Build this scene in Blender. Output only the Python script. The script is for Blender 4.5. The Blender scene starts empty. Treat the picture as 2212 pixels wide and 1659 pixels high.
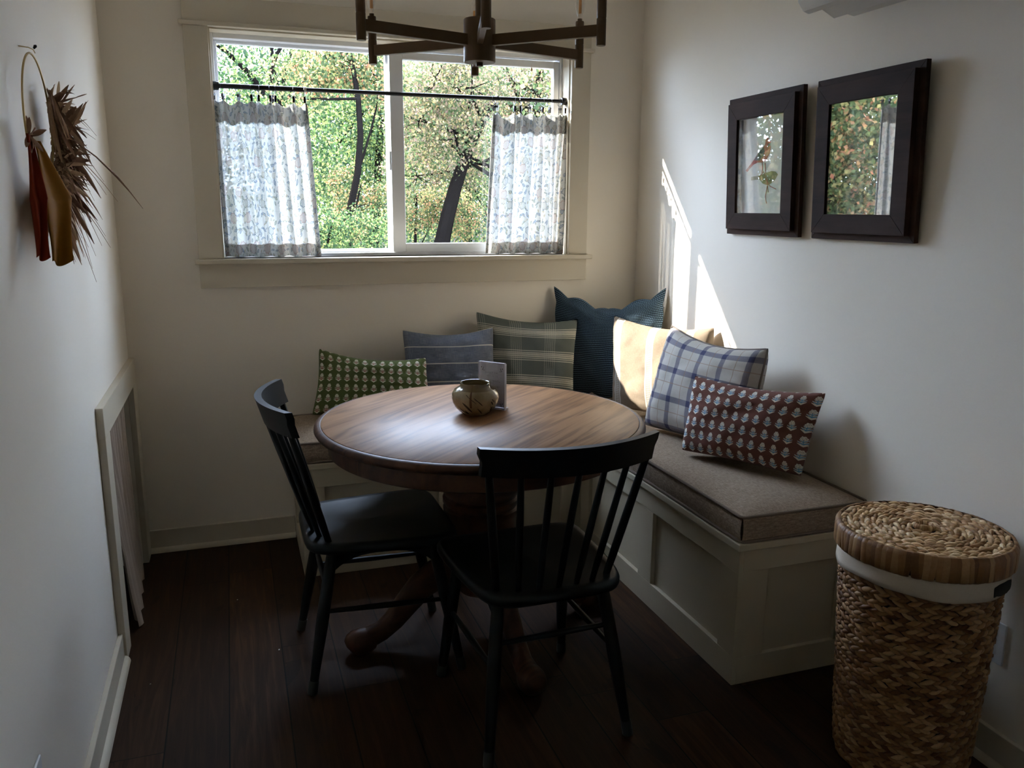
import bpy, bmesh, math, random
import numpy as np
from mathutils import Vector, Matrix, noise as mnoise

C = bpy.context.scene
COL = C.collection
PI = math.pi
W = 2.243            # room width

# ------------------------------------------------------------------ camera
def make_camera():
    cd = bpy.data.cameras.new('camera'); co = bpy.data.objects.new('camera', cd); COL.objects.link(co)
    yaw, pitch, roll, f = .327, -.210, .006, 1780.0
    fw = Vector((math.sin(yaw)*math.cos(pitch), math.cos(yaw)*math.cos(pitch), math.sin(pitch)))
    rt = Vector((math.cos(yaw), -math.sin(yaw), 0)); up = rt.cross(fw)
    r2 = rt*math.cos(roll)+up*math.sin(roll); u2 = up*math.cos(roll)-rt*math.sin(roll)
    m = Matrix((r2, u2, -fw)).transposed().to_4x4()
    m.translation = Vector((.413, -3.569, 1.426))
    co.matrix_world = m
    cd.sensor_width = 36; cd.lens = f/2212*36; cd.clip_start = .05; cd.clip_end = 200
    C.camera = co
make_camera()

# ------------------------------------------------------------------ world, sun, exposure
w = bpy.data.worlds.new('world'); C.world = w; w.use_nodes = True
bg = w.node_tree.nodes['Background']
bg.inputs[0].default_value = (.605, .745, 1.02, 1); bg.inputs[1].default_value = 27.0
sd = bpy.data.lights.new('sun', 'SUN'); so = bpy.data.objects.new('sun', sd); COL.objects.link(so)
so.rotation_euler = Vector((1.77, -1.0, -1.15)).to_track_quat('-Z', 'Y').to_euler()
sd.energy = 32; sd.angle = .012; sd.color = (1.0, .945, .86)
C.view_settings.view_transform = 'Standard'; C.view_settings.look = 'None'
C.view_settings.exposure = 0.2; C.view_settings.gamma = 1.0; C.view_settings.use_curve_mapping = False

# ------------------------------------------------------------------ object helpers
def tag(o, label=None, cat=None, group=None, kind=None):
    if label: o['label'] = label
    if cat: o['category'] = cat
    if group: o['group'] = group
    if kind: o['kind'] = kind
    return o
def empty(name, loc, label, cat, group=None):
    o = bpy.data.objects.new(name, None); COL.objects.link(o); o.location = loc; o.empty_display_size = .05
    return tag(o, label, cat, group)
def kids(o): return [c for c in bpy.data.objects if c.parent == o]
def copy_tree(o, parent=None):
    c = o.copy(); COL.objects.link(c)
    if parent: c.parent = parent
    for k in kids(o): copy_tree(k, c)
    return c
def V(*a): return Vector(a)

class MB:
    def __init__(s): s.v = []; s.f = []; s.uv = {}; s.mi = []; s.sm = []
    def add(s, vs, fs, smooth=True, uvs=None, mi=0):
        b = len(s.v); s.v += [tuple(q) for q in vs]
        for k, f in enumerate(fs):
            s.f.append(tuple(b+i for i in f)); s.sm.append(smooth); s.mi.append(mi)
        if uvs is not None:
            for i, q in enumerate(uvs): s.uv[b+i] = q
        return s
    def box(s, a, b, M=None, mi=0):
        x0, y0, z0 = a; x1, y1, z1 = b
        x0, x1 = min(x0, x1), max(x0, x1); y0, y1 = min(y0, y1), max(y0, y1); z0, z1 = min(z0, z1), max(z0, z1)
        vs = [V(x, y, z) for z in (z0, z1) for y in (y0, y1) for x in (x0, x1)]
        if M is not None: vs = [M @ q for q in vs]
        return s.add(vs, [(0, 2, 3, 1), (4, 5, 7, 6), (0, 1, 5, 4), (2, 6, 7, 3), (0, 4, 6, 2), (1, 3, 7, 5)], False, None, mi)
    def tube(s, path, rad, seg=12, cap=True, flat=None, up=None):
        """swept tube; rad = number / list / list of (width,height); up fixes the frame"""
        P = [Vector(p) for p in path]; n = len(P)
        if not isinstance(rad, (list, tuple)): rad = [rad]*n
        vs = []; ref = None
        for i, p in enumerate(P):
            t = (P[min(i+1, n-1)]-P[max(i-1, 0)]).normalized()
            if up is not None: a = Vector(up)
            else:
                if ref is None: ref = V(0, 0, 1) if abs(t.z) < .9 else V(1, 0, 0)
                a = ref
            x = t.cross(a)
            if x.length < 1e-6: x = t.cross(V(1, .3, .2))
            x.normalize(); y = x.cross(t).normalized()
            if up is None: ref = y
            r = rad[i]; rx, ry = r if isinstance(r, (tuple, list)) else (r, r)
            for k in range(seg):
                an = 2*PI*k/seg; vs.append(p+x*(math.cos(an)*rx)+y*(math.sin(an)*ry))
        fs = [(i*seg+k, i*seg+(k+1) % seg, (i+1)*seg+(k+1) % seg, (i+1)*seg+k) for i in range(n-1) for k in range(seg)]
        if cap: fs += [tuple(range(seg))[::-1], tuple((n-1)*seg+k for k in range(seg))]
        return s.add(vs, fs)
    def ring(s, c, ax1, ax2, R, r, seg=24, ts=8, R2=None):
        c = Vector(c); a = Vector(ax1).normalized(); b = Vector(ax2).normalized(); nrm = a.cross(b); R2 = R2 or R
        vs = []
        for i in range(seg):
            t = 2*PI*i/seg; d = a*math.cos(t)+b*math.sin(t); p = c+a*(R*math.cos(t))+b*(R2*math.sin(t))
            for k in range(ts):
                q = 2*PI*k/ts; vs.append(p+d*(r*math.cos(q))+nrm*(r*math.sin(q)))
        fs = [(i*ts+k, i*ts+(k+1) % ts, ((i+1) % seg)*ts+(k+1) % ts, ((i+1) % seg)*ts+k) for i in range(seg) for k in range(ts)]
        return s.add(vs, fs)
    def lathe(s, c, prof, seg=64, sx=1, sy=1, rot=0):
        cx, cy, cz = c; vs = []; n = len(prof); cr, sr = math.cos(rot), math.sin(rot)
        for r, z in prof:
            for k in range(seg):
                a = 2*PI*k/seg; x = r*sx*math.cos(a); y = r*sy*math.sin(a)
                vs.append((cx+x*cr-y*sr, cy+x*sr+y*cr, cz+z))
        fs = [(i*seg+k, i*seg+(k+1) % seg, (i+1)*seg+(k+1) % seg, (i+1)*seg+k) for i in range(n-1) for k in range(seg)]
        if prof[0][0] > 1e-5: fs.append(tuple(range(seg))[::-1])
        if prof[-1][0] > 1e-5: fs.append(tuple((n-1)*seg+k for k in range(seg)))
        return s.add(vs, fs)
    def grid(s, fn, nu, nv, uv=None, smooth=True):
        vs = []; us = []
        for j in range(nv+1):
            for i in range(nu+1):
                vs.append(fn(i/nu, j/nv)); us.append(uv(i/nu, j/nv) if uv else (i/nu, j/nv))
        m = nu+1
        return s.add(vs, [(j*m+i, j*m+i+1, (j+1)*m+i+1, (j+1)*m+i) for j in range(nv) for i in range(nu)], smooth, us)
    def build(s, name, mats, parent=None, bevel=0, sharp=40, subsurf=0, off=None, solid=0):
        me = bpy.data.meshes.new(name)
        o3 = Vector(off) if off is not None else (parent_origin(parent) if parent else V(0, 0, 0))
        me.from_pydata([(q[0]-o3.x, q[1]-o3.y, q[2]-o3.z) for q in s.v], [], s.f)
        if not isinstance(mats, (list, tuple)): mats = [mats]
        for m in mats: me.materials.append(m)
        me.polygons.foreach_set('use_smooth', s.sm); me.polygons.foreach_set('material_index', s.mi)
        if s.uv:
            ul = me.uv_layers.new(name='UVMap'); li = np.empty(len(me.loops), 'i'); me.loops.foreach_get('vertex_index', li)
            arr = np.zeros((len(s.v), 2), 'f')
            for i, q in s.uv.items(): arr[i] = q
            ul.data.foreach_set('uv', arr[li].ravel())
        bm = bmesh.new(); bm.from_mesh(me); bmesh.ops.recalc_face_normals(bm, faces=bm.faces); bm.to_mesh(me); bm.free()
        if any(s.sm): me.set_sharp_from_angle(angle=math.radians(sharp))
        me.update()
        o = bpy.data.objects.new(name, me); COL.objects.link(o)
        if parent: o.parent = parent
        if bevel:
            b = o.modifiers.new('bevel', 'BEVEL'); b.width = bevel; b.segments = 2; b.limit_method = 'ANGLE'; b.angle_limit = .6
        if solid:
            b = o.modifiers.new('solid', 'SOLIDIFY'); b.thickness = solid; b.offset = 0
        if subsurf:
            b = o.modifiers.new('sub', 'SUBSURF'); b.levels = subsurf; b.render_levels = subsurf
        return o
def parent_origin(p):
    l = V(0, 0, 0)
    while p: l = l+p.location; p = p.parent
    return l
def struct(o): o['kind'] = 'structure'; return o

# ------------------------------------------------------------------ node expression helper
class S:
    """a node socket with arithmetic"""
    def __init__(s, g, k): s.g = g; s.k = k
    def _(s, op, b=None, c=None): return s.g.m(op, s, b, c)
    def __add__(s, b): return s._('ADD', b)
    __radd__ = __add__
    def __sub__(s, b): return s._('SUBTRACT', b)
    def __rsub__(s, b): return s.g.m('SUBTRACT', b, s)
    def __mul__(s, b): return s._('MULTIPLY', b)
    __rmul__ = __mul__
    def __truediv__(s, b): return s._('DIVIDE', b)
    def __lt__(s, b): return s._('LESS_THAN', b)
    def __gt__(s, b): return s._('GREATER_THAN', b)
    def fr(s): return s._('FRACT')
    def fl(s): return s._('FLOOR')
    def ab(s): return s._('ABSOLUTE')
    def sin(s): return s._('SINE')
    def cos(s): return s._('COSINE')
    def mn(s, b): return s._('MINIMUM', b)
    def mx(s, b): return s._('MAXIMUM', b)
    def sq(s): return s._('SQRT')
    def inv(s): return s.g.m('SUBTRACT', 1.0, s)
class G:
    def __init__(g, name, rough=.8, spec=.2):
        g.mat = bpy.data.materials.new(name); g.mat.use_nodes = True; g.t = g.mat.node_tree; g.n = g.t.nodes
        g.p = g.n['Principled BSDF']; g.out = g.n['Material Output']
        g.p.inputs['Roughness'].default_value = rough; g.p.inputs['Specular IOR Level'].default_value = spec
    def link(g, a, b): g.t.links.new(a.k if isinstance(a, S) else a, b)
    def put(g, sock, v):
        if isinstance(v, S): g.t.links.new(v.k, sock)
        elif hasattr(v, 'is_output'): g.t.links.new(v, sock)
        elif isinstance(v, (tuple, list)): sock.default_value = tuple(v)+((1,) if len(v) == 3 and sock.type == 'RGBA' else ())
        else: sock.default_value = v
    def m(g, op, a, b=None, c=None):
        n = g.n.new('ShaderNodeMath'); n.operation = op
        for i, q in enumerate((a, b, c)):
            if q is not None: g.put(n.inputs[i], q)
        return S(g, n.outputs[0])
    def uv(g):
        n = g.n.new('ShaderNodeUVMap'); q = g.n.new('ShaderNodeSeparateXYZ'); g.t.links.new(n.outputs[0], q.inputs[0])
        return S(g, q.outputs[0]), S(g, q.outputs[1])
    def obj(g):
        n = g.n.new('ShaderNodeTexCoord'); q = g.n.new('ShaderNodeSeparateXYZ'); g.t.links.new(n.outputs['Object'], q.inputs[0])
        return S(g, q.outputs[0]), S(g, q.outputs[1]), S(g, q.outputs[2])
    def vec(g, x, y, z=0.0):
        n = g.n.new('ShaderNodeCombineXYZ')
        for i, q in enumerate((x, y, z)): g.put(n.inputs[i], q)
        return n.outputs[0]
    def noise(g, vec=None, scale=5, detail=3, rough=.5, dist=0):
        n = g.n.new('ShaderNodeTexNoise'); n.inputs['Scale'].default_value = scale; n.inputs['Detail'].default_value = detail
        n.inputs['Roughness'].default_value = rough; n.inputs['Distortion'].default_value = dist
        if vec is not None: g.put(n.inputs['Vector'], vec)
        return S(g, n.outputs[0])
    def white(g, vec):
        n = g.n.new('ShaderNodeTexWhiteNoise'); g.put(n.inputs['Vector'], vec); return S(g, n.outputs[0])
    def rnd(g):
        n = g.n.new('ShaderNodeNewGeometry'); return S(g, n.outputs['Random Per Island'])
    def mix(g, f, a, b):
        n = g.n.new('ShaderNodeMix'); n.data_type = 'RGBA'
        g.put(n.inputs[0], f); g.put(n.inputs[6], a); g.put(n.inputs[7], b); return S(g, n.outputs[2])
    def ramp(g, f, stops, interp='LINEAR'):
        n = g.n.new('ShaderNodeValToRGB'); e = n.color_ramp.elements; n.color_ramp.interpolation = interp
        while len(e) < len(stops): e.new(.5)
        for q, (p, c) in zip(e, stops): q.position = p; q.color = tuple(c)+(1,)
        g.put(n.inputs[0], f); return S(g, n.outputs[0])
    def base(g, c): g.put(g.p.inputs['Base Color'], c); return g
    def bump(g, h, strength=.3, dist=.002):
        n = g.n.new('ShaderNodeBump'); n.inputs['Strength'].default_value = strength; n.inputs['Distance'].default_value = dist
        g.put(n.inputs['Height'], h); g.t.links.new(n.outputs[0], g.p.inputs['Normal']); return g
    def set(g, **k):
        for a, b in k.items(): g.put(g.p.inputs[a.replace('_', ' ')], b)
        return g
def ell(x, y, cx, cy, rx, ry):
    a = (x-cx)*(1/rx); b = (y-cy)*(1/ry); return (a*a+b*b).sq()
def plain(name, col, rough=.5, spec=.4, nz=0, nscale=20, **k):
    g = G(name, rough, spec)
    if nz:
        n = g.noise(g.vec(*g.obj()), nscale, 4)
        g.base(g.mix(n, tuple(q*(1-nz) for q in col), tuple(min(1, q*(1+nz)) for q in col)))
        g.bump(n, .15, .001)
    else: g.base(col)
    g.set(**k); return g.mat

# ------------------------------------------------------------------ materials
def paint(name, col, rough=.6, scale=260, st=.06):
    g = G(name, rough, .3); x, y, z = g.obj(); n = g.noise(g.vec(x, y, z), scale, 2)
    l = g.noise(g.vec(x, y, z), 1.3, 3)
    g.base(g.mix(l, tuple(q*.97 for q in col), tuple(min(1, q*1.03) for q in col))); g.bump(n, st, .0006); return g.mat
M_WALL = paint('wall_paint', (.87, .80, .685))
M_CEIL = paint('ceiling_paint', (.88, .86, .81))
M_TRIM = paint('trim_paint', (.62, .55, .425), .38, 40, .03)
M_BENCH = paint('bench_paint', (.55, .475, .34), .38, 40, .03)
M_VINYL = paint('window_vinyl', (.80, .80, .80), .35, 30, .02)

def m_floor():
    g = G('dark_oak_planks', .5, .12); x, y, z = g.obj()
    pw = .165; col = (x/pw).fl(); off = g.white(g.vec(col, 3.1)); row = (y/1.3+off*7.0).fl()
    rid = g.white(g.vec(col, row, 2.0)); fx = (x/pw).fr(); fy = (y/1.3+off*7.0).fr()
    gap = ((fx < .012)+(fx > .988)+(fy < .0022)).mn(1.0)
    gr = g.noise(g.vec(x*26+rid*30, y*1.6+rid*9, z), 1.6, 8, .62, 1.2)
    kn = g.noise(g.vec(x*5+rid*11, y*2.2, 1.0), 1.5, 3, .5, .8)
    c = g.ramp(gr, [(.25, (.015, .0064, .0026)), (.5, (.044, .0198, .0082)), (.75, (.090, .044, .019))])
    c = g.mix((kn > .66)*.6, c, (.008, .0045, .003)); c = g.mix(rid*.55, c, (.016, .009, .0055)); c = g.mix(gap, c, (.002, .0013, .001))
    g.base(c); g.bump(gr*.5-gap*2.0, .25, .002); g.set(Roughness=gr*.15+.46); return g.mat
M_FLOOR = m_floor()

def m_wood(name, dark, mid, light, ang=0, rough=.3, fine=110, coat=0, stretch=.06):
    g = G(name, rough, .28 if rough < .6 else .2); x, y, z = g.obj(); ca, sa = math.cos(ang), math.sin(ang)
    a = x*ca+y*sa; b = y*ca-x*sa
    w = g.noise(g.vec(a*.8, b*6.5, z*2.0), 1.5, 3, .5, .5)
    rings = ((w*30.0+b*60).sin()*.5+.5)
    fi = g.noise(g.vec(a*3.0, b*fine, z*30.0), 1.0, 5, .75); st = g.noise(g.vec(a*1.2, b*fine*.35, z*30.0), 1.0, 3, .6)
    t = (rings*.22+fi*.55+st*.35)
    c = g.ramp(t, [(.36, dark), (.52, mid), (.72, light)])
    lg = g.noise(g.vec(a*1.3, b*2.5, z), 1.4, 2); c = g.mix(lg*.5, c, mid)
    g.base(c); g.bump(fi, .12, .0008); g.set(Coat_Weight=coat, Coat_Roughness=.28); return g.mat
GRAIN = math.radians(42)
M_TOP = m_wood('oak_table_top', (.085, .036, .013), (.255, .122, .050), (.385, .205, .094), GRAIN, .46, 230, .0)
M_OAK = m_wood('dark_oak_pedestal', (.024, .009, .0045), (.060, .023, .010), (.10, .043, .019), .2, .45, 60, .0)
M_FRAME = m_wood('walnut_frame', (.014, .0060, .0036), (.033, .0145, .0088), (.056, .027, .0165), PI/2, .72, 90)
M_CHAIR = plain('ink_painted_wood', (.0030, .0052, .0064), .42, .24, .12, 30)
M_CAP = plain('grey_silicone', (.03, .036, .036), .35, .5)
M_BLACK = plain('black_metal', (.006, .006, .008), .35, .5)
M_BRONZE = plain('aged_bronze', (.105, .062, .030), .48, .5, .12, 50, Metallic=.55)
M_STEEL = plain('ring_steel', (.10, .10, .11), .3, .5, Metallic=.8)
M_BRASS = plain('brass_wire', (.55, .40, .17), .3, .5, Metallic=.9)
M_PLASTIC = plain('white_plastic', (.72, .72, .70), .35, .5)
M_DARK = plain('dark_recess', (.012, .012, .012), .7, .3)

def clear(name, fac=.08, rough=.0, tint=(1, 1, 1), gl=(1, 1, 1), power=True):
    """thin clear sheet: lets light straight through and mirrors a share of it, more at grazing angles"""
    mt = bpy.data.materials.new(name); mt.use_nodes = True; t = mt.node_tree; t.nodes.clear()
    o = t.nodes.new('ShaderNodeOutputMaterial'); mx = t.nodes.new('ShaderNodeMixShader'); tr = t.nodes.new('ShaderNodeBsdfTransparent')
    gs = t.nodes.new('ShaderNodeBsdfGlossy'); lw = t.nodes.new('ShaderNodeLayerWeight'); ma = t.nodes.new('ShaderNodeMath'); pw = t.nodes.new('ShaderNodeMath')
    tr.inputs[0].default_value = tint+(1,); gs.inputs[0].default_value = gl+(1,); gs.inputs['Roughness'].default_value = rough
    pw.operation = 'POWER'; pw.inputs[1].default_value = 5.0; ma.operation = 'MULTIPLY_ADD'; ma.inputs[1].default_value = 1-fac; ma.inputs[2].default_value = fac; ma.use_clamp = True
    t.links.new(lw.outputs['Facing'], pw.inputs[0]); t.links.new(pw.outputs[0], ma.inputs[0]); t.links.new(ma.outputs[0], mx.inputs[0])
    t.links.new(tr.outputs[0], mx.inputs[1]); t.links.new(gs.outputs[0], mx.inputs[2]); t.links.new(mx.outputs[0], o.inputs[0]); return mt
M_GLASS = clear('window_glass', .04, 0, (.97, .98, .97))
M_PICGLASS = clear('picture_glass', .17)
M_PRINTGLASS = clear('print_glass', .07)
M_ACRYL = clear('clear_acrylic', .06, .02, (.93, .94, .97))
M_BULB = clear('bulb_glass', .16, 0, (.97, .97, .97))

# ------------------------------------------------------------------ fabrics
def weave(g, u, v, per=.0016):
    return ((u*(2*PI/per)).sin()*(v*(2*PI/per)).sin())*.5+.5
def m_motif(name, bgc, leaf, cu, cv):
    g = G(name, .9, .1); u, v = g.uv(); a = u/cu; b = v/cv
    idx = g.white(g.vec(a.fl(), b.fl())); x = (a.fr()-.5)*((idx > .45)*2.0-1.0); y = b.fr()-.5
    x = x*1.08+(idx-.5)*.06+y*.10; ax = x.ab()
    th = g.m('ARCTAN2', y-.16, x); r = ell(x, y, 0, .16, 1, 1)
    head = r < (.205+(th*7.0).sin()*.022)
    l1 = ((r-.125).ab() < .014)*((th*3.0+idx*9).sin() > -.55); l2 = ((r-.055).ab() < .014)*((th+idx*5).sin() > -.3)
    def chev(y0, k, wd, hf):
        d = (y-(ax*k+y0)).ab(); return (d < (wd*(1.0-ax*(.75/hf))))*(ax < hf)
    white = head.mx(chev(-.33, .45, .075, .38)).mx(chev(-.20, .50, .10, .36)).mx(chev(-.06, .7, .09, .25)).mx((ax < .05)*(y < .05)*(y > -.36))
    lf = chev(-.210, .50, .056, .33).mx(chev(-.070, .75, .046, .22)).mx((ax < .017)*(y < .09)*(y > -.22))
    fz = g.noise(g.vec(u, v), 900, 2); wv = weave(g, u, v)
    bgx = g.mix(fz*.5, bgc, tuple(q*1.7 for q in bgc)); cream = (.74, .70, .60)
    c = g.mix(white, bgx, cream); c = g.mix((l1.mx(l2))*head, c, tuple(.45*p+.35*q for p, q in zip(cream, bgc))); c = g.mix(lf, c, leaf)
    g.base(c); g.bump(wv+fz, .25, .0008); g.set(Sheen_Weight=.08); return g.mat
M_GREEN = m_motif('green_block_print', (.075, .095, .028), (.24, .055, .035), .0385, .043)
M_BROWN = m_motif('russet_block_print', (.125, .052, .038), (.11, .29, .48), .0395, .045)

def lines(v, per, wd, off=0.0): return ((v/per+off).fr()-.5).ab() < (wd/per*.5)
def m_denim():
    g = G('chambray', .9, .1); u, v = g.uv()
    sl = g.noise(g.vec(u*30, v*500), 1.0, 5, .7); sw = g.noise(g.vec(u*520, v*25), 1.0, 4, .7)
    c = g.ramp(sl*.6+sw*.4, [(.3, (.065, .078, .108)), (.5, (.145, .162, .20)), (.72, (.32, .325, .33))])
    c = g.mix(lines(v, .083, .0045, .22), c, (.62, .60, .50)); g.base(c); g.bump(sl+sw, .3, .0008); return g.mat
M_DENIM = m_denim()
def m_plaidgreen():
    g = G('sage_plaid', .95, .1); u, v = g.uv()
    tw = ((u*1600+v*1600).sin()*.5+.5); n = g.noise(g.vec(u, v), 300, 4)
    c = g.mix(tw*.5+n*.3, (.068, .080, .068), (.195, .208, .182))
    vb = (v/.118+.36).fr(); inb = (vb < .46)
    thin = inb*(((vb*13.0).fr()) < .36); core = ((vb > .13)*(vb < .33))*(((u*420).fr()) < .62)*((v*330).fr() < .6)
    ub = (u/.155+.1).fr(); vert = (ub < .34)*(((ub*17.0).fr()) < .22)*((v*380).fr() < .55)
    k = thin.mx(core).mx(vert*.8)
    c = g.mix(k*.88, c, (.60, .55, .44)); g.base(c); g.bump(tw+k, .35, .001); return g.mat
M_SAGE = m_plaidgreen()
def m_teal():
    g = G('indigo_stitched_quilt', .85, .15); u, v = g.uv()
    wob = g.noise(g.vec(u, v), 9, 2); vv = v+wob*.016; uu = u+wob*.012
    row = (vv/.0088).fl(); st = g.white(g.vec(row, 1.0)); fy = ((vv/.0088).fr()-.5).ab(); fx = (uu/.0075+st).fr()
    dash = (fy < .30)*((fx > .16)*(fx < .96)); gap = (fx < .16)
    fz = g.noise(g.vec(u, v), 700, 2)
    c = g.mix(dash*(fz*.5+.55), (.005, .008, .018), (.135, .215, .29)); c = g.mix(gap*.7, c, (.004, .007, .014))
    g.base(c); g.bump(dash-gap*.6, .8, .003); return g.mat
M_TEAL = m_teal()
def m_beige():
    g = G('oatmeal_weave', .95, .1); u, v = g.uv()
    n1 = g.noise(g.vec(u*700, v*60), 1.0, 4, .7); n2 = g.noise(g.vec(u*60, v*700), 1.0, 4, .7); wv = weave(g, u, v, .0042)
    c = g.ramp(n1*.5+n2*.5, [(.3, (.165, .122, .086)), (.5, (.24, .188, .138)), (.7, (.32, .26, .205))]); c = g.mix((wv > .62)*.35, c, (.13, .085, .05))
    ub = (u/.17+.22).fr(); e = (ub-.5).ab(); band = e < .105
    edge = ((e-.085).ab() < .02); mid = (e < .05)*(((v/.008).fr()) < .55)
    c = g.mix(band*.5, c, (.34, .29, .225)); c = g.mix(edge.mx(mid)*.85, c, (.50, .47, .42)); g.base(c); g.bump(n1+n2+wv, .4, .0012); return g.mat
M_BEIGE = m_beige()
def m_plaidwhite():
    g = G('navy_windowpane_plaid', .95, .1); u, v = g.uv()
    n1 = g.noise(g.vec(u*900, v*90), 1.0, 3, .7); n2 = g.noise(g.vec(u*90, v*900), 1.0, 3, .7); wv = weave(g, u, v, .003)
    base = g.mix(n1*.5+n2*.5, (.45, .42, .375), (.66, .625, .565))
    a = lines(u, .108, .021, .1); b = lines(v, .112, .023, .38); k = (a*(n1*.5+.42)+b*(n2*.5+.42)).mn(1.0)
    c = g.mix(k*.9, base, (.034, .040, .125)); th = lines(u, .108, .0032, .56).mx(lines(v, .112, .0034, .83))
    c = g.mix(th*.6, c, (.34, .21, .13)); g.base(c); g.bump(n1+n2+wv, .4, .001); return g.mat
M_PLAID = m_plaidwhite()
def m_cush():
    g = G('taupe_upholstery', .95, .1); x, y, z = g.obj()
    n1 = g.noise(g.vec(x*600, y*60, z*200), 1.0, 3, .7); n2 = g.noise(g.vec(x*60, y*600, z*200), 1.0, 3, .7)
    g.base(g.ramp(n1*.5+n2*.5, [(.35, (.17, .125, .086)), (.5, (.30, .225, .160)), (.66, (.47, .37, .275))])); g.bump(n1+n2, .5, .001); return g.mat
M_CUSH = m_cush()
M_PIPE = plain('taupe_piping', (.17, .13, .10), .9, .1, .2, 300)
M_PIPE2 = plain('grey_piping', (.20, .17, .15), .9, .1, .2, 300)
def m_linen(name, c0, c1, tl=.25):
    g = G(name, .95, .05); u, v = g.uv()
    n1 = g.noise(g.vec(u*800, v*60), 1.0, 4, .7); n2 = g.noise(g.vec(u*60, v*800), 1.0, 4, .7)
    g.base(g.mix(n1*.5+n2*.5, c0, c1)); g.bump(n1+n2, .3, .0008); return g.mat
M_LINEN = m_linen('flax_linen', (.36, .29, .235), (.56, .47, .39))
M_LINER = m_linen('cotton_liner', (.46, .38, .29), (.64, .55, .44))

def m_curtain():
    g = G('floral_cotton', .9, .1); u, v = g.uv()
    sel = g.n.new('ShaderNodeBsdfTranslucent'); 
    def cell(cu, cv, ou=0.0, ov=0.0, shift=True):
        b = v/cv+ov; a = u/cu+ou
        if shift: a = a+(b.fl()*.5)
        return a.fr()-.5, b.fr()-.5, a.fl(), b.fl()
    cream = (.86, .84, .78)
    # winding stems
    nz = g.noise(g.vec(u, v), 17, 2, .5, .6); stem = ((nz-.5).ab() < .007)
    c = g.mix(stem*.6, cream, (.30, .36, .32))
    # leaves on three small lattices
    def leaves(per, ou, ov, col1, col2, lim, L=.40, Wd=.17):
        x, y, i, j = cell(per, per, ou, ov); rn = g.white(g.vec(i, j, ou*7)); r2 = g.white(g.vec(i, j, ou*7+3))
        an = rn*6.283; cs, sn = an.cos(), an.sin(); a = x*cs+y*sn; b = y*cs-x*sn
        hw = (1.0-(a/L)*(a/L))*Wd; inside = (b.ab() < hw)*(a.ab() < L); core = (b.ab() < (hw-.052))*(a.ab() < L*.9); vein = (b.ab() < .02)*inside
        return inside*(r2 < lim), (core*(vein.inv()))*(r2 < lim), rn, (col1, col2)
    for per, ou, ov, c1, c2, lim in ((.026, .0, .0, (.07, .14, .24), (.10, .17, .17), .50), (.033, .37, .21, (.11, .21, .34), (.15, .20, .13), .46), (.019, .71, .5, (.20, .29, .33), (.40, .31, .13), .30)):
        ins, core, rn, cc = leaves(per, ou, ov, c1, c2, lim)
        lc = g.mix(rn > .55, c1, c2); c = g.mix(ins*.9, c, lc); c = g.mix(core*.62, c, cream)
    # roses, daisies
    def flower(cu, cv, ou, ov, R, pet, col, fill, lim):
        x, y, i, j = cell(cu, cv, ou, ov); x = x*cu; y = y*cv; rn = g.white(g.vec(i, j, ou*5+2))
        th = g.m('ARCTAN2', y, x); r = (x*x+y*y).sq()*(1/R); wob = (th*pet+rn*6).sin()*.09; q = r+wob
        msk = (q < 1.0)*(rn < lim); ln = ((q*pet*.62+.1).fr() < .30).mx((q > .90)); return msk, ln
    for cu, cv, ou, ov, R, pet, col, lim in ((.098, .112, .2, .1, .021, 8.0, (.42, .19, .16), .7), (.098, .112, .63, .57, .018, 6.0, (.06, .11, .16), .75), (.075, .09, .4, .8, .011, 9.0, (.50, .33, .10), .8), (.12, .10, .1, .35, .016, 10.0, (.13, .15, .08), .7)):
        msk, ln = flower(cu, cv, ou, ov, R, pet, col, None, lim)
        c = g.mix(msk, c, cream); c = g.mix(msk*ln*.8, c, col)
    wv = weave(g, u, v, .0012)
    g.base(c); g.bump(wv, .1, .0004)
    t = g.t; tr = sel; g.put(tr.inputs[0], g.mix(.74, c, (.0, .0, .0))); mx = g.n.new('ShaderNodeMixShader'); mx.inputs[0].default_value = .58
    tp = g.n.new('ShaderNodeBsdfTransparent'); m2 = g.n.new('ShaderNodeMixShader'); m2.inputs[0].default_value = .04
    t.links.new(g.p.outputs[0], mx.inputs[1]); t.links.new(tr.outputs[0], mx.inputs[2]); t.links.new(mx.outputs[0], m2.inputs[1]); t.links.new(tp.outputs[0], m2.inputs[2])
    t.links.new(m2.outputs[0], g.out.inputs[0]); return g.mat
M_FLORAL = m_curtain()

def m_strand(name, stops, rough=.55):
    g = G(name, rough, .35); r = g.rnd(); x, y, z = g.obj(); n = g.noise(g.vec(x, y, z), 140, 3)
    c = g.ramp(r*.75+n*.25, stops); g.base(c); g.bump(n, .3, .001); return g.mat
M_WICK = m_strand('lit_water_hyacinth', [(.1, (.26, .13, .052)), (.4, (.47, .265, .115)), (.65, (.65, .42, .21)), (.9, (.80, .60, .37))])  # lid copy of the weave, lightened to carry the strong light on top
M_WICKB = m_strand('shaded_brown_hyacinth', [(.1, (.115, .046, .014)), (.4, (.20, .092, .030)), (.65, (.29, .15, .058)), (.9, (.40, .24, .115))])  # body and rim copy, its brown darkened to carry the shade
M_WICKD = plain('hyacinth_backing', (.030, .016, .008), .8, .2)
M_STRAW = m_strand('dried_foliage', [(.1, (.17, .085, .050)), (.45, (.36, .21, .13)), (.75, (.52, .34, .21)), (.95, (.66, .48, .30))], .8)
M_REDR = plain('rust_ribbon', (.20, .028, .010), .85, .1, .1, 60)
M_MUST = plain('mustard_ribbon', (.24, .105, .012), .85, .1, .1, 60)

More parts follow.
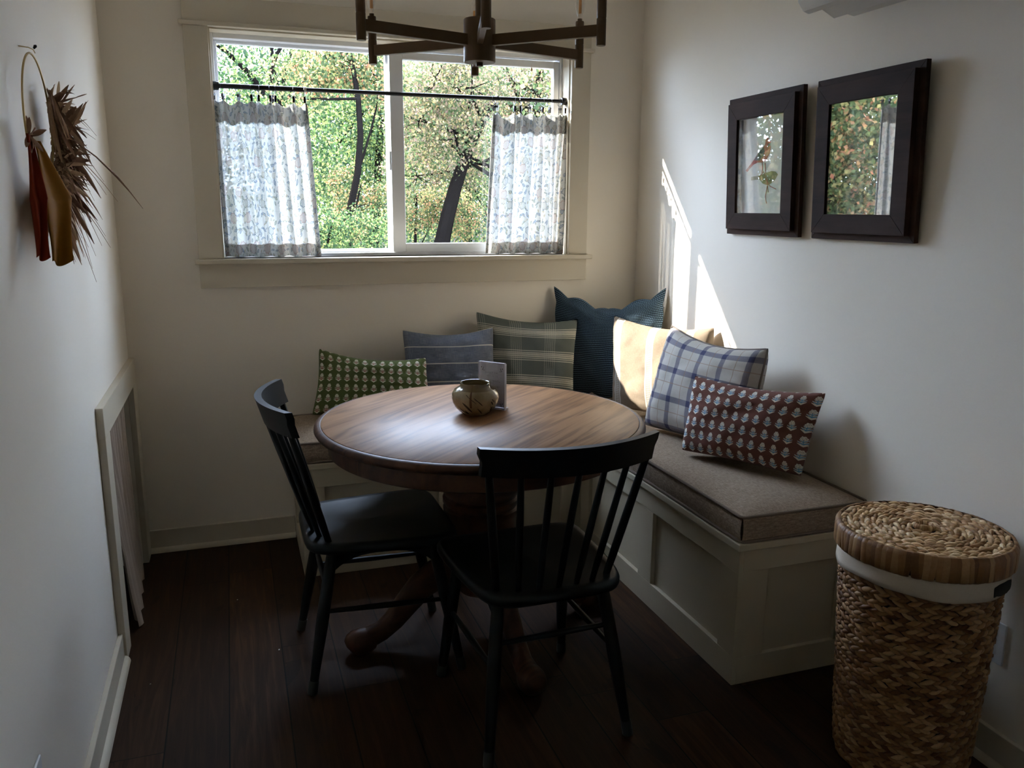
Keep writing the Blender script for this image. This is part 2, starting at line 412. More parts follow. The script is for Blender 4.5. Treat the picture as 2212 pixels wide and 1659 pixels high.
def m_leaf(name, stops, tl=.55):
    g = G(name, .6, .2); r = g.rnd(); c = g.ramp(r, stops); g.base(c)
    tr = g.n.new('ShaderNodeBsdfTranslucent'); g.put(tr.inputs[0], c); mx = g.n.new('ShaderNodeMixShader'); mx.inputs[0].default_value = tl
    g.t.links.new(g.p.outputs[0], mx.inputs[1]); g.t.links.new(tr.outputs[0], mx.inputs[2]); g.t.links.new(mx.outputs[0], g.out.inputs[0]); return g.mat
L_GREEN = m_leaf('green_leaves', [(.0, (.010, .026, .009)), (.35, (.022, .046, .014)), (.58, (.058, .100, .028)), (.8, (.15, .185, .050)), (1, (.32, .30, .09))])
L_TURN = m_leaf('turning_leaves', [(.0, (.020, .038, .012)), (.3, (.040, .060, .020)), (.55, (.095, .120, .038)), (.75, (.26, .21, .075)), (1, (.36, .13, .07))])
L_RUST = m_leaf('rusty_leaves', [(.0, (.026, .046, .016)), (.35, (.075, .095, .034)), (.7, (.17, .105, .075)), (1, (.34, .27, .10))])
M_BARK = plain('bark', (.0042, .0034, .0030), .95, .0, .4, 12)
M_GROUND = plain('forest_floor', (.016, .013, .007), .95, .1, .5, 3)
# ------------------------------------------------------------------ the room
YB = -4.3; H = 2.44; WT = .16
struct(MB().box((-.14, YB-.14, -.06), (W+.14, WT, 0)).build('floor', M_FLOOR))
struct(MB().box((-.14, YB-.14, H), (W+.14, WT, H+.06)).build('ceiling', M_CEIL))
m = MB()                                                   # back wall with the window opening
for a, b in (((-.14, 0, 0), (.383, WT, H)), ((1.887, 0, 0), (W+.14, WT, H)), ((.383, 0, 0), (1.887, WT, 1.22)), ((.383, 0, 2.10), (1.887, WT, H))): m.box(a, b)
struct(m.build('wall_back', M_WALL))
m = MB()                                                   # left wall with the low opening
for a, b in (((-.14, YB, 0), (0, -.806, H)), ((-.14, -.806, .745), (0, 0, H)), ((-.14, -.117, 0), (0, 0, .745))): m.box(a, b)
struct(m.build('wall_left', M_WALL))
struct(MB().box((W, YB, 0), (W+.14, 0, H)).build('wall_right', M_WALL))
struct(MB().box((-.14, YB-.14, 0), (W+.14, YB, H)).build('wall_front', M_WALL))
m = MB()                                                   # cupboard space behind the linen curtain
m.box((-.50, -.83, 0), (-.48, -.09, .77)).box((-.48, -.83, 0), (-.14, -.81, .77)).box((-.48, -.11, 0), (-.14, -.09, .77)).box((-.48, -.81, .75), (-.14, -.11, .77)).box((-.48, -.81, -.06), (-.14, -.11, 0))
struct(m.build('wall_recess', M_WALL))

def baseboard(name, a, b, ax, sgn):
    """flat board and quarter-round shoe along a wall; ax = wall axis"""
    o = MB()
    if ax == 'y':
        x = a[0]; o.box((x, a[1], 0), (x+sgn*.015, b[1], .096)); r = struct(o.build(name, M_TRIM, bevel=.002))
        s = MB(); pts = [(0, 0)]+[(.016*math.cos(t*PI/12), .02*math.sin(t*PI/12)) for t in range(7)]
        vs = [V(x+sgn*(.015+p), y, q) for y in (a[1], b[1]) for p, q in pts]; n = len(pts)
    else:
        y = a[1]; o.box((a[0], y, 0), (b[0], y+sgn*.015, .096)); r = struct(o.build(name, M_TRIM, bevel=.002))
        s = MB(); pts = [(0, 0)]+[(.016*math.cos(t*PI/12), .02*math.sin(t*PI/12)) for t in range(7)]
        vs = [V(q0, y+sgn*(.015+p), q) for q0 in (a[0], b[0]) for p, q in pts]; n = len(pts)
    s.add(vs, [(i, (i+1) % n, n+(i+1) % n, n+i) for i in range(n)]+[tuple(range(n)), tuple(range(n, 2*n))[::-1]])
    s.build('shoe_moulding', M_TRIM, r); return r
baseboard('baseboard_back', (0.02, 0, 0), (.612, 0, 0), 'x', -1)
baseboard('baseboard_left', (0, -.906, 0), (0, YB, 0), 'y', 1)
baseboard('baseboard_right', (W, -1.66, 0), (W, YB, 0), 'y', -1)

# casing of the low opening in the left wall
t1 = struct(MB().box((0, -.904, .735), (.022, -.001, .832)).build('trim_1', M_TRIM, bevel=.0015))
MB().box((0, -.904, 0), (.022, -.806, .735)).build('stile', M_TRIM, t1, bevel=.0015)
MB().box((0, -.117, 0), (.022, -.001, .735)).build('stile', M_TRIM, t1, bevel=.0015)

# window casing
t2 = struct(MB().box((.293, -.022, 2.115), (1.977, 0, 2.206)).build('trim_2', M_TRIM, bevel=.0015))
MB().box((.279, -.034, 2.099), (1.991, 0, 2.115)).build('fillet', M_TRIM, t2, bevel=.003)
for x0, x1 in ((.293, .383), (1.887, 1.977)): MB().box((x0, -.022, 1.220), (x1, 0, 2.099)).build('side_casing', M_TRIM, t2, bevel=.0015)
MB().box((.277, -.048, 1.200), (1.995, 0, 1.220)).box((.383, -.001, 1.200), (1.887, .075, 1.220)).build('stool', M_TRIM, t2, bevel=.003)
MB().box((.293, -.022, 1.104), (1.977, 0, 1.200)).build('apron', M_TRIM, t2, bevel=.0015)

for a_, b_ in (((.383, -.001, 1.220), (.389, .075, 2.094)), ((1.881, -.001, 1.220), (1.887, .075, 2.094)), ((.383, -.001, 2.094), (1.887, .075, 2.100))): MB().box(a_, b_).build('jamb', M_TRIM, t2)

# the sliding window itself
wn = MB()
X0, X1, Z0, Z1 = .383, 1.887, 1.220, 2.100
wn.box((X0, .0755, Z0), (X0+.016, .155, Z1)).box((X1-.020, .0755, Z0), (X1, .155, Z1)).box((X0+.0162, .075, Z1-.024), (X1-.0202, .155, Z1)).box((X0+.0162, .075, Z0), (X1-.0202, .155, Z0+.014))
wn = struct(wn.build('window_1', M_VINYL, bevel=.002))
def sash(name, x0, x1, z0, z1, y0, y1, l, r, b, t):
    o = MB().box((x0, y0, z0), (x0+l, y1, z1)).box((x1-r, y0, z0), (x1, y1, z1)).box((x0+l, y0, z0), (x1-r, y1, z0+b)).box((x0+l, y0, z1-t), (x1-r, y1, z1)).build(name, M_VINYL, wn, bevel=.0025)
    ym = (y0+y1)/2; MB().box((x0+l-.003, ym-.002, z0+b-.003), (x1-r+.003, ym+.002, z1-t+.003)).build('glass', M_GLASS, o)
    return o
sash('fixed_sash', .399, 1.115, 1.234, 2.076, .118, .150, .012, .030, .014, .012)
sl = sash('sliding_sash', 1.095, 1.866, 1.234, 2.070, .080, .112, .058, .026, .038, .030)
MB().box((1.088, .083, 1.585), (1.097, .105, 1.665)).build('sash_pull', M_VINYL, sl, bevel=.003)

# ------------------------------------------------------------------ outside
gr = MB()
random.seed(4)
gr.grid(lambda a, b: V(-26+60*a, .6+40*b, -1.3+.9*(b)**1.2*2.2+.25*mnoise.noise(V(a*9, b*9, 0))), 50, 40)
struct(gr.build('ground', M_GROUND))
RNG = np.random.default_rng(11)
def leaf_mesh(centers, size, rng):
    """folded little leaves, four triangles each, all round the given points"""
    n = len(centers); d = rng.normal(size=(n, 3)); d[:, 2] -= .5; d /= np.linalg.norm(d, axis=1)[:, None]
    q = rng.normal(size=(n, 3)); s = np.cross(d, q); s /= np.linalg.norm(s, axis=1)[:, None]; u = np.cross(s, d)
    L = (size*rng.uniform(.6, 1.35, n))[:, None]; c = centers
    v = np.empty((n, 5, 3)); v[:, 0] = c; v[:, 1] = c+d*L*.45+s*L*.36+u*L*.10; v[:, 2] = c+d*L; v[:, 3] = c+d*L*.45-s*L*.36+u*L*.10; v[:, 4] = c+d*L*.5
    f = [];
    for k in range(n):
        b = 5*k; f += [(b, b+1, b+4), (b+1, b+2, b+4), (b, b+4, b+3), (b+4, b+2, b+3)]
    return v.reshape(-1, 3), f
def limb(m, a, b, r0, r1, bend, rng, n=6):
    a = np.array(a, float); b = np.array(b, float); off = rng.normal(size=3)*bend
    P = [a+(b-a)*t+off*math.sin(PI*t) for t in np.linspace(0, 1, n)]
    m.tube(P, [r0+(r1-r0)*t for t in np.linspace(0, 1, n)], 8); return P
def tree(label, base, top, r, blobs, nleaf, lsize, lmat, seed, limbs=6, forks=()):
    nleaf = int(nleaf*4.2); lsize *= .66
    rng = np.random.default_rng(seed); base = np.array(base, float); top = np.array(top, float)
    root = empty('tree', tuple(base), label, 'tree', 'trees outside the window')
    m = MB(); P = limb(m, base-np.array([0, 0, .3]), top, r, r*.45, .12, rng, 8)
    tw = MB()
    for fa, fb, fr in forks: limb(m, fa, fb, fr, fr*.45, .10, rng)
    cs = []; wt = np.array([b[3]**2 for b in blobs]); cnt = (nleaf*wt/wt.sum()).astype(int)
    for (bx, by, bz, br), k in zip(blobs, cnt):
        cb = np.array([bx, by, bz]); st = P[rng.integers(3, 8)]
        limb(m, st, cb, r*.32, r*.08, .15, rng)
        ncl = max(6, k//26); pts = rng.normal(size=(ncl, 3)); pts /= np.linalg.norm(pts, axis=1)[:, None]; pts *= br*rng.uniform(.25, 1, (ncl, 1))**.5
        for t in range(min(limbs, ncl)): limb(m, cb, cb+pts[t], r*.09, r*.02, .06, rng, 4)
        cl = cb+pts; idx = rng.integers(0, ncl, k); cs.append(cl[idx]+rng.normal(size=(k, 3))*br*.16)
    m.build('trunk', M_BARK, root)
    cs = np.concatenate(cs); vs, fs = leaf_mesh(cs, lsize, rng)
    lm = MB(); lm.v = [tuple(q) for q in vs]; lm.f = fs; lm.sm = [False]*len(fs); lm.mi = [0]*len(fs)
    tag(lm.build('foliage', lmat, root), kind='stuff')
    return root
def ray(u, v, y):
    """the point at depth y seen where the photograph has pixel u, v"""
    m = C.camera.matrix_world; d = m.to_3x3() @ V((u-1106)/1780, (829.5-v)/1780, -1); o = m.translation
    return tuple(o+d*((y-o.y)/d.y))
def blobs(lst): return [ray(u, v, y)+(r,) for u, v, y, r in lst]
TREES = [
 ('far pale green trees closing the view at the end of the wood', ray(760, 640, 24), ray(760, 150, 24), .12, blobs([(u, v, 24, 1.9) for u in (560, 700, 840, 980, 1120) for v in (230, 340, 450, 540)]), 5200, .15, L_GREEN, 21, []),
 ('green tree with a forked trunk showing above the left curtain', ray(592, 560, 9), ray(585, 60, 9), .05, blobs([(480, 120, 9, .55), (560, 260, 9.3, .7), (690, 150, 9.2, .6), (640, 330, 9.5, .8), (540, 430, 9, .6)]), 2100, .085, L_GREEN, 1, [(ray(588, 215, 9), ray(640, 60, 9), .040), (ray(604, 240, 9), ray(655, 50, 9), .034), (ray(570, 205, 9), ray(465, 95, 9), .050)]),
 ('green tree with a slim straight trunk left of the window mullion', ray(800, 600, 11), ray(826, 120, 11), .10, blobs([(760, 180, 11, .8), (720, 330, 11.2, 1.0), (800, 420, 11.4, .9), (840, 260, 11, .7), (730, 480, 11, .8)]), 5200, .075, L_GREEN, 2, []),
 ('turning tree with pale pink and green leaves behind the chandelier', ray(700, 560, 10), ray(742, 60, 10), .07, blobs([(760, 130, 10, .55), (700, 110, 10.2, .5), (820, 170, 10, .5), (640, 190, 10, .5)]), 1700, .085, L_TURN, 3, []),
 ('leaning dark trunked tree right of the window mullion', ray(938, 560, 8), ray(1066, 215, 8.3), .125, blobs([(940, 170, 7.8, .5), (1020, 190, 7.7, .5), (905, 260, 7.9, .45), (985, 300, 7.7, .4)]), 1900, .070, L_RUST, 4, [(ray(1010, 330, 8.1), ray(985, 210, 8.3), .05)]),
 ('rusty leaved tree filling the upper right pane', ray(1180, 620, 10), ray(1165, 120, 10), .13, blobs([(1000, 190, 10, .6), (1100, 170, 10.4, .7), (900, 210, 10.5, .6), (980, 340, 10.8, .7), (1150, 220, 10, .6), (900, 380, 10.9, .6), (960, 260, 10.6, .6)]), 5200, .075, L_RUST, 5, [(ray(1168, 300, 10), ray(1060, 90, 10), .06)]),
 ('green tree behind the leaning dark trunk', ray(1010, 620, 13), ray(1000, 150, 13), .10, blobs([(900, 320, 13, .9), (1020, 300, 13.3, .9), (910, 470, 13, .9), (1050, 450, 13, 1.0), (1150, 400, 13, 1.1)]), 4200, .085, L_GREEN, 6, []),
 ('yellow and gold sapling low behind the leaning trunk', ray(895, 600, 12), ray(900, 420, 12), .04, blobs([(900, 450, 12, .42), (1000, 470, 12, .42), (950, 440, 12.1, .4)]), 1300, .07, L_TURN, 7, []),
 ('red tinged sapling low in the left pane', ray(790, 600, 9.5), ray(780, 400, 9.5), .03, blobs([(830, 430, 9.5, .3), (745, 395, 9.5, .28), (760, 470, 9.6, .35)]), 900, .065, L_TURN, 8, []),
 ('low green bush below the left pane', ray(700, 620, 9), ray(720, 470, 9), .03, blobs([(690, 500, 9, .45), (780, 520, 9.2, .5), (600, 500, 9, .5), (520, 480, 9, .5)]), 2300, .065, L_GREEN, 9, []),
 ('far green tree in the thicket at the left', ray(640, 600, 17), ray(650, 100, 17), .13, blobs([(560, 150, 17, 1.5), (660, 280, 17, 1.5), (560, 400, 17, 1.5), (780, 220, 17.5, 1.4), (780, 400, 17.5, 1.6), (700, 500, 17, 1.4), (620, 210, 17.4, 1.4)]), 6500, .11, L_GREEN, 10, []),
 ('far green tree in the thicket at the right', ray(1090, 620, 18), ray(1080, 100, 18), .14, blobs([(930, 160, 18, 1.3), (1080, 180, 18, 1.5), (950, 420, 18, 1.5), (1090, 430, 18, 1.6), (1180, 300, 18, 1.5), (980, 300, 18.3, 1.5), (900, 250, 18.6, 1.4)]), 9000, .11, L_TURN, 12, []),
 ('sunny yellow green tree standing to the left of the house', (-3.4, 5.6, -1.0), (-3.2, 5.6, 3.6), .06, [(-3.5, 5.6, 1.3, .9), (-2.9, 5.4, 2.3, .9), (-4.0, 5.8, 2.4, .9), (-3.3, 5.5, 3.2, .8), (-4.4, 5.6, 1.4, .8), (-2.5, 5.9, 1.3, .8)], 4200, .105, L_TURN, 13, []),
 ('green tree farther to the left of the house', (-5.2, 7.6, -1.0), (-5.1, 7.6, 4.0), .10, [(-5.2, 7.6, 2.0, 1.2), (-4.5, 7.8, 3.2, 1.1), (-5.9, 7.4, 3.3, 1.1), (-6.2, 7.4, 1.6, 1.2), (-4.0, 8.2, 1.4, 1.2)], 3800, .12, L_GREEN, 14, []),

 ('russet tree past the right pane, added to warm the light on the left wall', (5.8, 7.4, -1.0), (5.8, 7.4, 4.6), .12, [(5.6, 7.4, 1.0, 1.2), (6.4, 7.0, 2.2, 1.2), (5.6, 7.6, 3.4, 1.2), (6.6, 7.2, 4.4, 1.1), (7.2, 6.8, 1.0, 1.2)], 3000, .13, L_TURN, 15, []),  # added so the left wall picks up warm foliage light
 ('unseen golden tree at the far right, added to warm the light indoors', (12.4, 7.6, -1.0), (12.4, 7.6, 4.4), .12, [(12.0, 7.6, 1.0, 1.3), (12.6, 7.4, 2.4, 1.3), (12.0, 7.6, 3.6, 1.2), (13.2, 7.2, 4.2, 1.2), (13.6, 6.8, 1.2, 1.3)], 3000, .14, L_TURN, 16, []),  # second added tree, out of view, for warmer light on the left wall

 ('tall green tree deep in the wood to the left of the house', (-8.0, 12.4, -1.0), (-8.0, 12.4, 5.2), .14, [(-8.0, 12.4, 1.0, 1.5), (-7.0, 12.6, 2.6, 1.5), (-9.0, 12.2, 2.8, 1.5), (-7.6, 12.4, 4.4, 1.4), (-9.6, 12.4, 4.6, 1.4), (-6.4, 12.6, 4.6, 1.2), (-9.8, 12.2, 1.0, 1.4)], 3400, .16, L_RUST, 17, []),
 ('tall unseen golden tree added at the right to block sky light', (10.6, 11.4, -1.0), (10.6, 11.4, 7.4), .15, [(10.6, 11.4, 1.4, 1.5), (10.8, 11.4, 3.6, 1.5), (10.4, 11.4, 5.8, 1.5), (10.8, 11.5, 7.8, 1.4)], 2600, .17, L_TURN, 18, []),  # out of view, added to hold sky light off the left wall
]
CAM = np.array(C.camera.matrix_world.translation)
DEPTH = {0: 1.40, 2: 1.18, 3: .72, 6: 1.25, 7: .81, 8: .80, 9: .68, 10: 1.16, 11: 1.46}   # stand the trees clear of each other along the line of sight
def far(p, k): return tuple(CAM+(np.array(p[:3])-CAM)*k)
for i, (lb, b, t, r, bl, n, ls, lm, sd_, fk) in enumerate(TREES):
    k = DEPTH.get(i, 1.0)
    tree(lb, far(b, k), far(t, k), r*k, [far(q, k)+(q[3]*k,) for q in bl], n, ls*k, lm, sd_, 6, [(far(p, k), far(q, k), f*k) for p, q, f in fk])
# ------------------------------------------------------------------ built-in bench and its cushions
def bench():
    t = empty('corner_bench', (1.2, -.46, 0), 'greige panelled corner bench built under the window along two walls', 'bench')
    BX, BY, NE, LE = 1.785, -.458, -1.629, .614
    m = MB()                                               # carcass behind the frames
    m.box((LE+.016, BY+.016, 0), (W-.002, -.016, .440)); m.box((BX+.016, NE+.016, 0), (W-.002, BY+.016, .440))
    m.build('panel', M_BENCH, t)
    lid = MB().box((LE-.006, BY-.010, .440), (W-.002, -.002, .463)).box((BX-.010, NE-.010, .440), (W-.002, BY-.010, .463)); lid.build('lid', M_BENCH, t, bevel=.003)
    zt, zb = .366, .094
    f = MB()                                               # back run, facing the camera
    f.box((LE, BY, zt), (BX, BY+.016, .440)).box((LE, BY, 0), (BX, BY+.016, zb))
    for a, b in ((LE, .704), (1.158, 1.250), (1.695, BX)): f.box((a, BY, zb), (b, BY+.016, zt))
    f.build('face_frame', M_BENCH, t, bevel=.0015)
    f = MB()                                               # right run, facing left
    f.box((BX, BY, zt), (BX+.016, NE, .440)).box((BX, BY, 0), (BX+.016, NE, zb))
    for a, b in ((BY, BY-.085), (-1.000, -1.100), (-1.541, NE)): f.box((BX, a, zb), (BX+.016, b, zt))
    f.build('face_frame', M_BENCH, t, bevel=.0015)
    f = MB()                                               # near end
    f.box((BX+.016, NE, zt+.004), (W-.002, NE+.016, .440)).box((BX+.016, NE, 0), (W-.002, NE+.016, zb-.004))
    for a, b in ((BX+.0005, 1.890), (2.155, W-.002)): f.box((a, NE+.0003, zb-.004), (b, NE+.016, zt+.004))
    f.build('end_frame', M_BENCH, t, bevel=.0015)
    f = MB(); f.box((LE, BY+.016, zt), (LE+.016, -.016, .440)).box((LE, BY+.016, 0), (LE+.016, -.016, zb)).box((LE, BY+.016, zb), (LE+.016, BY+.10, zt)).box((LE, -.10, zb), (LE+.016, -.016, zt))
    f.build('end_frame', M_BENCH, t, bevel=.0015)
bench()
def seat_cushion(name, x0, x1, y0, y1, z0, z1, label):
    t = empty(name, ((x0+x1)/2, (y0+y1)/2, z0), label, 'cushion')
    N = 40; r = .022
    def top(a, b):
        x = x0+(x1-x0)*a; y = y0+(y1-y0)*b; ea = min(a*(x1-x0), (1-a)*(x1-x0)); eb = min(b*(y1-y0), (1-b)*(y1-y0))
        e = min(ea, eb); h = z1-.006+.024*(1-math.exp(-e/.045)); h += .0045*mnoise.noise(V(x*6, y*6, 3))*min(1, e/.05)+.0012*math.sin((x+y)*60)*math.exp(-e/.06)*min(1, e/.02)
        return V(x, y, h)
    m = MB(); m.grid(top, N, N)
    def side(p, q, k=40):
        m.grid(lambda a, b: V(p[0]+(q[0]-p[0])*a, p[1]+(q[1]-p[1])*a, z0+.002+(z1-z0-.006)*b)+V(q[1]-p[1], p[0]-q[0], 0).normalized()*(.006*math.sin(PI*b)), k, 5)
    side((x0, y0), (x1, y0)); side((x1, y0), (x1, y1)); side((x1, y1), (x0, y1)); side((x0, y1), (x0, y0))
    m.grid(lambda a, b: V(x0+(x1-x0)*a, y0+(y1-y0)*b, z0+.002), 2, 2)
    m.build('pad', M_CUSH, t, sharp=60)
    rc = .012
    def loop(z):
        P = []
        for cx, cy, a0 in ((x1-rc, y1-rc, 0), (x0+rc, y1-rc, 90), (x0+rc, y0+rc, 180), (x1-rc, y0+rc, 270)):
            for k in range(5):
                a = math.radians(a0+22.5*k); P.append((cx+(rc+.0045)*math.cos(a), cy+(rc+.0045)*math.sin(a), z))
        return P+[P[0]]
    for z in (z1-.005, z0+.006): MB().tube(loop(z), .0050, 8, False).build('piping', M_PIPE, t)
seat_cushion('bench_cushion', .612, W-.014, -.456, -.010, .463, .550, 'taupe box cushion on the bench run under the window')
seat_cushion('bench_cushion', 1.787, W-.014, -1.630, -.474, .463, .550, 'taupe box cushion on the bench run along the right wall')

# ------------------------------------------------------------------ pillows
DONE = []
def settle(m, n):
    """soft pillows give way, backwards along -n, to the pillows in front, then to walls and seat"""
    from mathutils.bvhtree import BVHTree
    vs = [Vector(q) for q in m.v]
    for i, q in enumerate(vs):
        for it in range(3):
            for tr in DONE:
                loc, nr, k, d = tr.find_nearest(q)
                if loc is None or d > .2 or (q-loc).dot(nr) > .010: continue
                hit = tr.ray_cast(q+n*.012, -n)[0]
                if hit is not None and (q-hit).dot(n) > -.011 and (hit-q).length < .14: q -= n*((q-hit).dot(n)+.011)
        q.x = min(q.x, W-.004); q.y = min(q.y, -.004); q.z = max(q.z, .5760)
    for it in range(25):
        me = BVHTree.FromPolygons(vs, m.f); bad = set()
        for tr in DONE:
            for i, _ in me.overlap(tr): bad.update(m.f[i])
        if not bad: break
        for i in bad:
            q = vs[i]-n*.004; q.x = min(q.x, W-.003); q.y = min(q.y, -.003); q.z = max(q.z, .5760); vs[i] = q
    m.v = [tuple(q) for q in vs]
    bm = bmesh.new(); me = bpy.data.meshes.new('tmp'); me.from_pydata(m.v, [], m.f); bm.from_mesh(me); bmesh.ops.remove_doubles(bm, verts=bm.verts, dist=.0002)
    bmesh.ops.recalc_face_normals(bm, faces=bm.faces); DONE.append(BVHTree.FromBMesh(bm)); bm.free(); bpy.data.meshes.remove(me)
def pillow(name, label, mat, TL, TR, BR, BL, th=.11, pinch=.055, scal=0, seed=0, N=44, piping=None, sag=0, uvs=1):
    TL, TR, BR, BL = (Vector(q) for q in (TL, TR, BR, BL)); c = (TL+TR+BR+BL)/4
    t = empty(name, (c.x, c.y, min(BL.z, BR.z)), label, 'pillow', None)
    w = ((TR-TL).length+(BR-BL).length)/2; h = ((TL-BL).length+(TR-BR).length)/2
    n = (TR-TL).cross(TL-BL).normalized()
    if n.dot(V(-.3, -1, .2)) < 0: n = -n
    def pos(a, b, side):
        s, q = 2*a-1, 2*b-1
        bz = max(0, (1-abs(s)**2.6))*max(0, (1-abs(q)**2.6)); th_ = th/2*bz**.40
        cr = 1-.022*(s*s*q*q)**5*(0 if scal else 1); s2 = s*cr*(1-pinch*(1-q*q)); q2 = cr* q*(1-pinch*(1-s*s)*(w/h)**.3)
        if scal:
            e = abs(q)**10; q2 += (1 if q > 0 else -1)*e*(scal*(abs(math.cos(4*PI*(s+1)/2))-.5)); e = abs(s)**10; s2 += (1 if s > 0 else -1)*e*scal*.35*(abs(math.cos(4*PI*(q+1)/2))-.5)
        if sag and q > 0: q2 -= sag*(q**2)*((1-abs(s))**.85 if scal else (1-s*s))
        a2, b2 = (s2+1)/2, (q2+1)/2
        p = (BL*(1-a2)+BR*a2)*(1-b2)+(TL*(1-a2)+TR*a2)*b2
        wr = mnoise.noise(V(s*2.3+seed, q*2.3, side))*.008+mnoise.noise(V(s*6+seed, q*5, side*3))*.003+.004*math.sin(9*s+5*q*seed+seed)*max(abs(s), abs(q))**4*(1-(s*q)**2)
        edge = min(1, (1-max(abs(s), abs(q)))*6)
        return p+n*(side*th_+wr*edge*side)
    m = MB()
    for sd_ in (1, -1): m.grid(lambda a, b: pos(a, b, sd_), N, N, lambda a, b: (a*w*uvs, b*h*uvs))
    settle(m, n); o = m.build('cover', mat, t, sharp=180)
    if piping:
        E_ = N+1; I = [k for k in range(N)]+[k*E_+N for k in range(N)]+[N*E_+N-k for k in range(N)]+[(N-k)*E_ for k in range(N+1)]; P = [Vector(m.v[k])+n*.003 for k in I]
        MB().tube(P, .004, 6, False).build('piping', piping, t)
    return t
ZC = .582
def rayx(u, v, x):
    m = C.camera.matrix_world; d = m.to_3x3() @ V((u-1106)/1780, (829.5-v)/1780, -1); q = m.translation
    return tuple(q+d*((x-q.x)/d.x))
PIL = dict(
 green=[ray(688, 752, -.085), ray(921, 772, -.20), (1.180, -.325, ZC), (.690, -.165, ZC)],
 denim=[ray(868, 711, -.055), ray(1066, 705, -.120), (1.470, -.275, ZC), (1.085, -.165, ZC)],
 sage=[ray(1027, 672, -.035), ray(1249, 689, -.130), (1.800, -.325, ZC), (1.425, -.140, ZC)],
 teal=[(1.822, -.022, 1.065), (2.230, -.320, 1.075), (2.190, -.390, ZC), (1.800, -.070, ZC)],
 beige=[ray(1325, 680, -.365), rayx(1545, 706, 2.222), (2.175, -.840, ZC), (1.950, -.400, ZC)],
 plaid=[rayx(1452, 702, 2.045), rayx(1662, 753, 2.155), (2.085, -1.215, ZC), (1.945, -.710, ZC)],
 brown=[rayx(1500, 810, 1.960), rayx(1787, 848, 2.190), (2.120, -1.460, ZC), (1.900, -1.075, ZC)])
pillow('lumbar_pillow', 'russet brown lumbar pillow with white and blue flower print, nearest on the bench', M_BROWN, *PIL['brown'], th=.155, pinch=.045, seed=7, sag=.09)
pillow('throw_pillow', 'off white pillow with navy windowpane plaid leaning on the right wall', M_PLAID, *PIL['plaid'], th=.155, pinch=.04, seed=6, piping=M_PIPE2, sag=.15)
pillow('throw_pillow', 'oatmeal woven pillow with pale embroidered stripes, lit by the sun', M_BEIGE, *PIL['beige'], th=.15, pinch=.045, seed=5, sag=.12)
pillow('lumbar_pillow', 'green lumbar pillow with a cream and red flower print, leftmost on the bench', M_GREEN, *PIL['green'], th=.14, pinch=.055, seed=1, sag=.17)
pillow('throw_pillow', 'blue grey chambray pillow with thin cream stripes', M_DENIM, *PIL['denim'], th=.14, pinch=.05, seed=2, sag=.13)
pillow('throw_pillow', 'sage green plaid pillow with woven cream bands', M_SAGE, *PIL['sage'], th=.12, pinch=.05, seed=3, sag=.11)
pillow('throw_pillow', 'dark indigo quilted pillow with scalloped edge standing in the corner', M_TEAL, *PIL['teal'], th=.10, pinch=.04, scal=.09, seed=4, N=90, sag=.36)

# ------------------------------------------------------------------ round pedestal table
TC = (1.157, -1.061)
def table():
    t = empty('dining_table', (TC[0], TC[1], 0), 'round oak pedestal dining table with worn brown top', 'table')
    m = MB(); R = .533
    m.lathe((TC[0], TC[1], 0), [(0.0, .7600), (R-.022, .7600), (R-.021, .7590), (R-.021, .729), (0.0, .729)][::-1], 128)
    m.build('table_top', M_TOP, t, sharp=50)
    m = MB(); m.lathe((TC[0], TC[1], 0), [(R-.0206, .7290), (R-.0206, .7575), (R-.019, .7580), (R-.0175, .7594), (R-.013, .7588), (R-.006, .7562), (R, .750), (R+.001, .743), (R-.003, .736), (R-.012, .730), (R-.02, .729), (R-.0206, .7290)], 128); m.build('edge_moulding', M_OAK, t, sharp=50)  # dark oak on the rim paints in the shade of its outer side
    m = MB(); m.lathe((TC[0], TC[1], 0), [(.47, .729), (.492, .729), (.494, .70), (.492, .672), (.485, .668), (.47, .668), (.47, .729)], 128); m.build('skirt', M_OAK, t)
    m = MB(); m.lathe((TC[0], TC[1], 0), [(.13, .728), (.13, .700), (.105, .690), (.100, .640), (.104, .580), (.116, .535), (.126, .520), (.127, .508), (.119, .500), (.119, .494), (.128, .488), (.128, .474), (.119, .466), (.119, .460), (.127, .454), (.126, .440), (.118, .425), (.120, .360), (.115, .300), (.100, .250), (.092, .215), (.092, .175), (.075, .155), (.0, .155)], 64); m.build('pedestal', M_OAK, t, sharp=50)
    for k in range(4):
        a = math.radians(184.5+90*k); d = V(math.cos(a), math.sin(a), 0); c = V(TC[0], TC[1], 0)
        path = [(.070, .215), (.115, .235), (.165, .232), (.215, .200), (.265, .148), (.310, .098), (.350, .068), (.395, .054)]
        rr = [(.030, .050), (.032, .056), (.033, .055), (.032, .050), (.031, .044), (.030, .038), (.031, .034), (.036, .036)]
        m = MB(); m.tube([c+d*r+V(0, 0, z) for r, z in path], rr, 14, True, None, (0, 0, 1)); leg = m.build('leg', M_OAK, t, sharp=60)
        m = MB(); pts = [(.375, .046, .030, .032), (.395, .046, .040, .042), (.420, .045, .044, .0445), (.440, .043, .041, .042), (.455, .040, .033, .034), (.463, .036, .020, .022), (.466, .034, .004, .004)]
        m.tube([c+d*r+V(0, 0, z) for r, z, _, _ in pts], [(p, q) for _, _, p, q in pts], 16, True, None, (0, 0, 1)); m.build('foot', M_OAK, leg, sharp=60)
table()

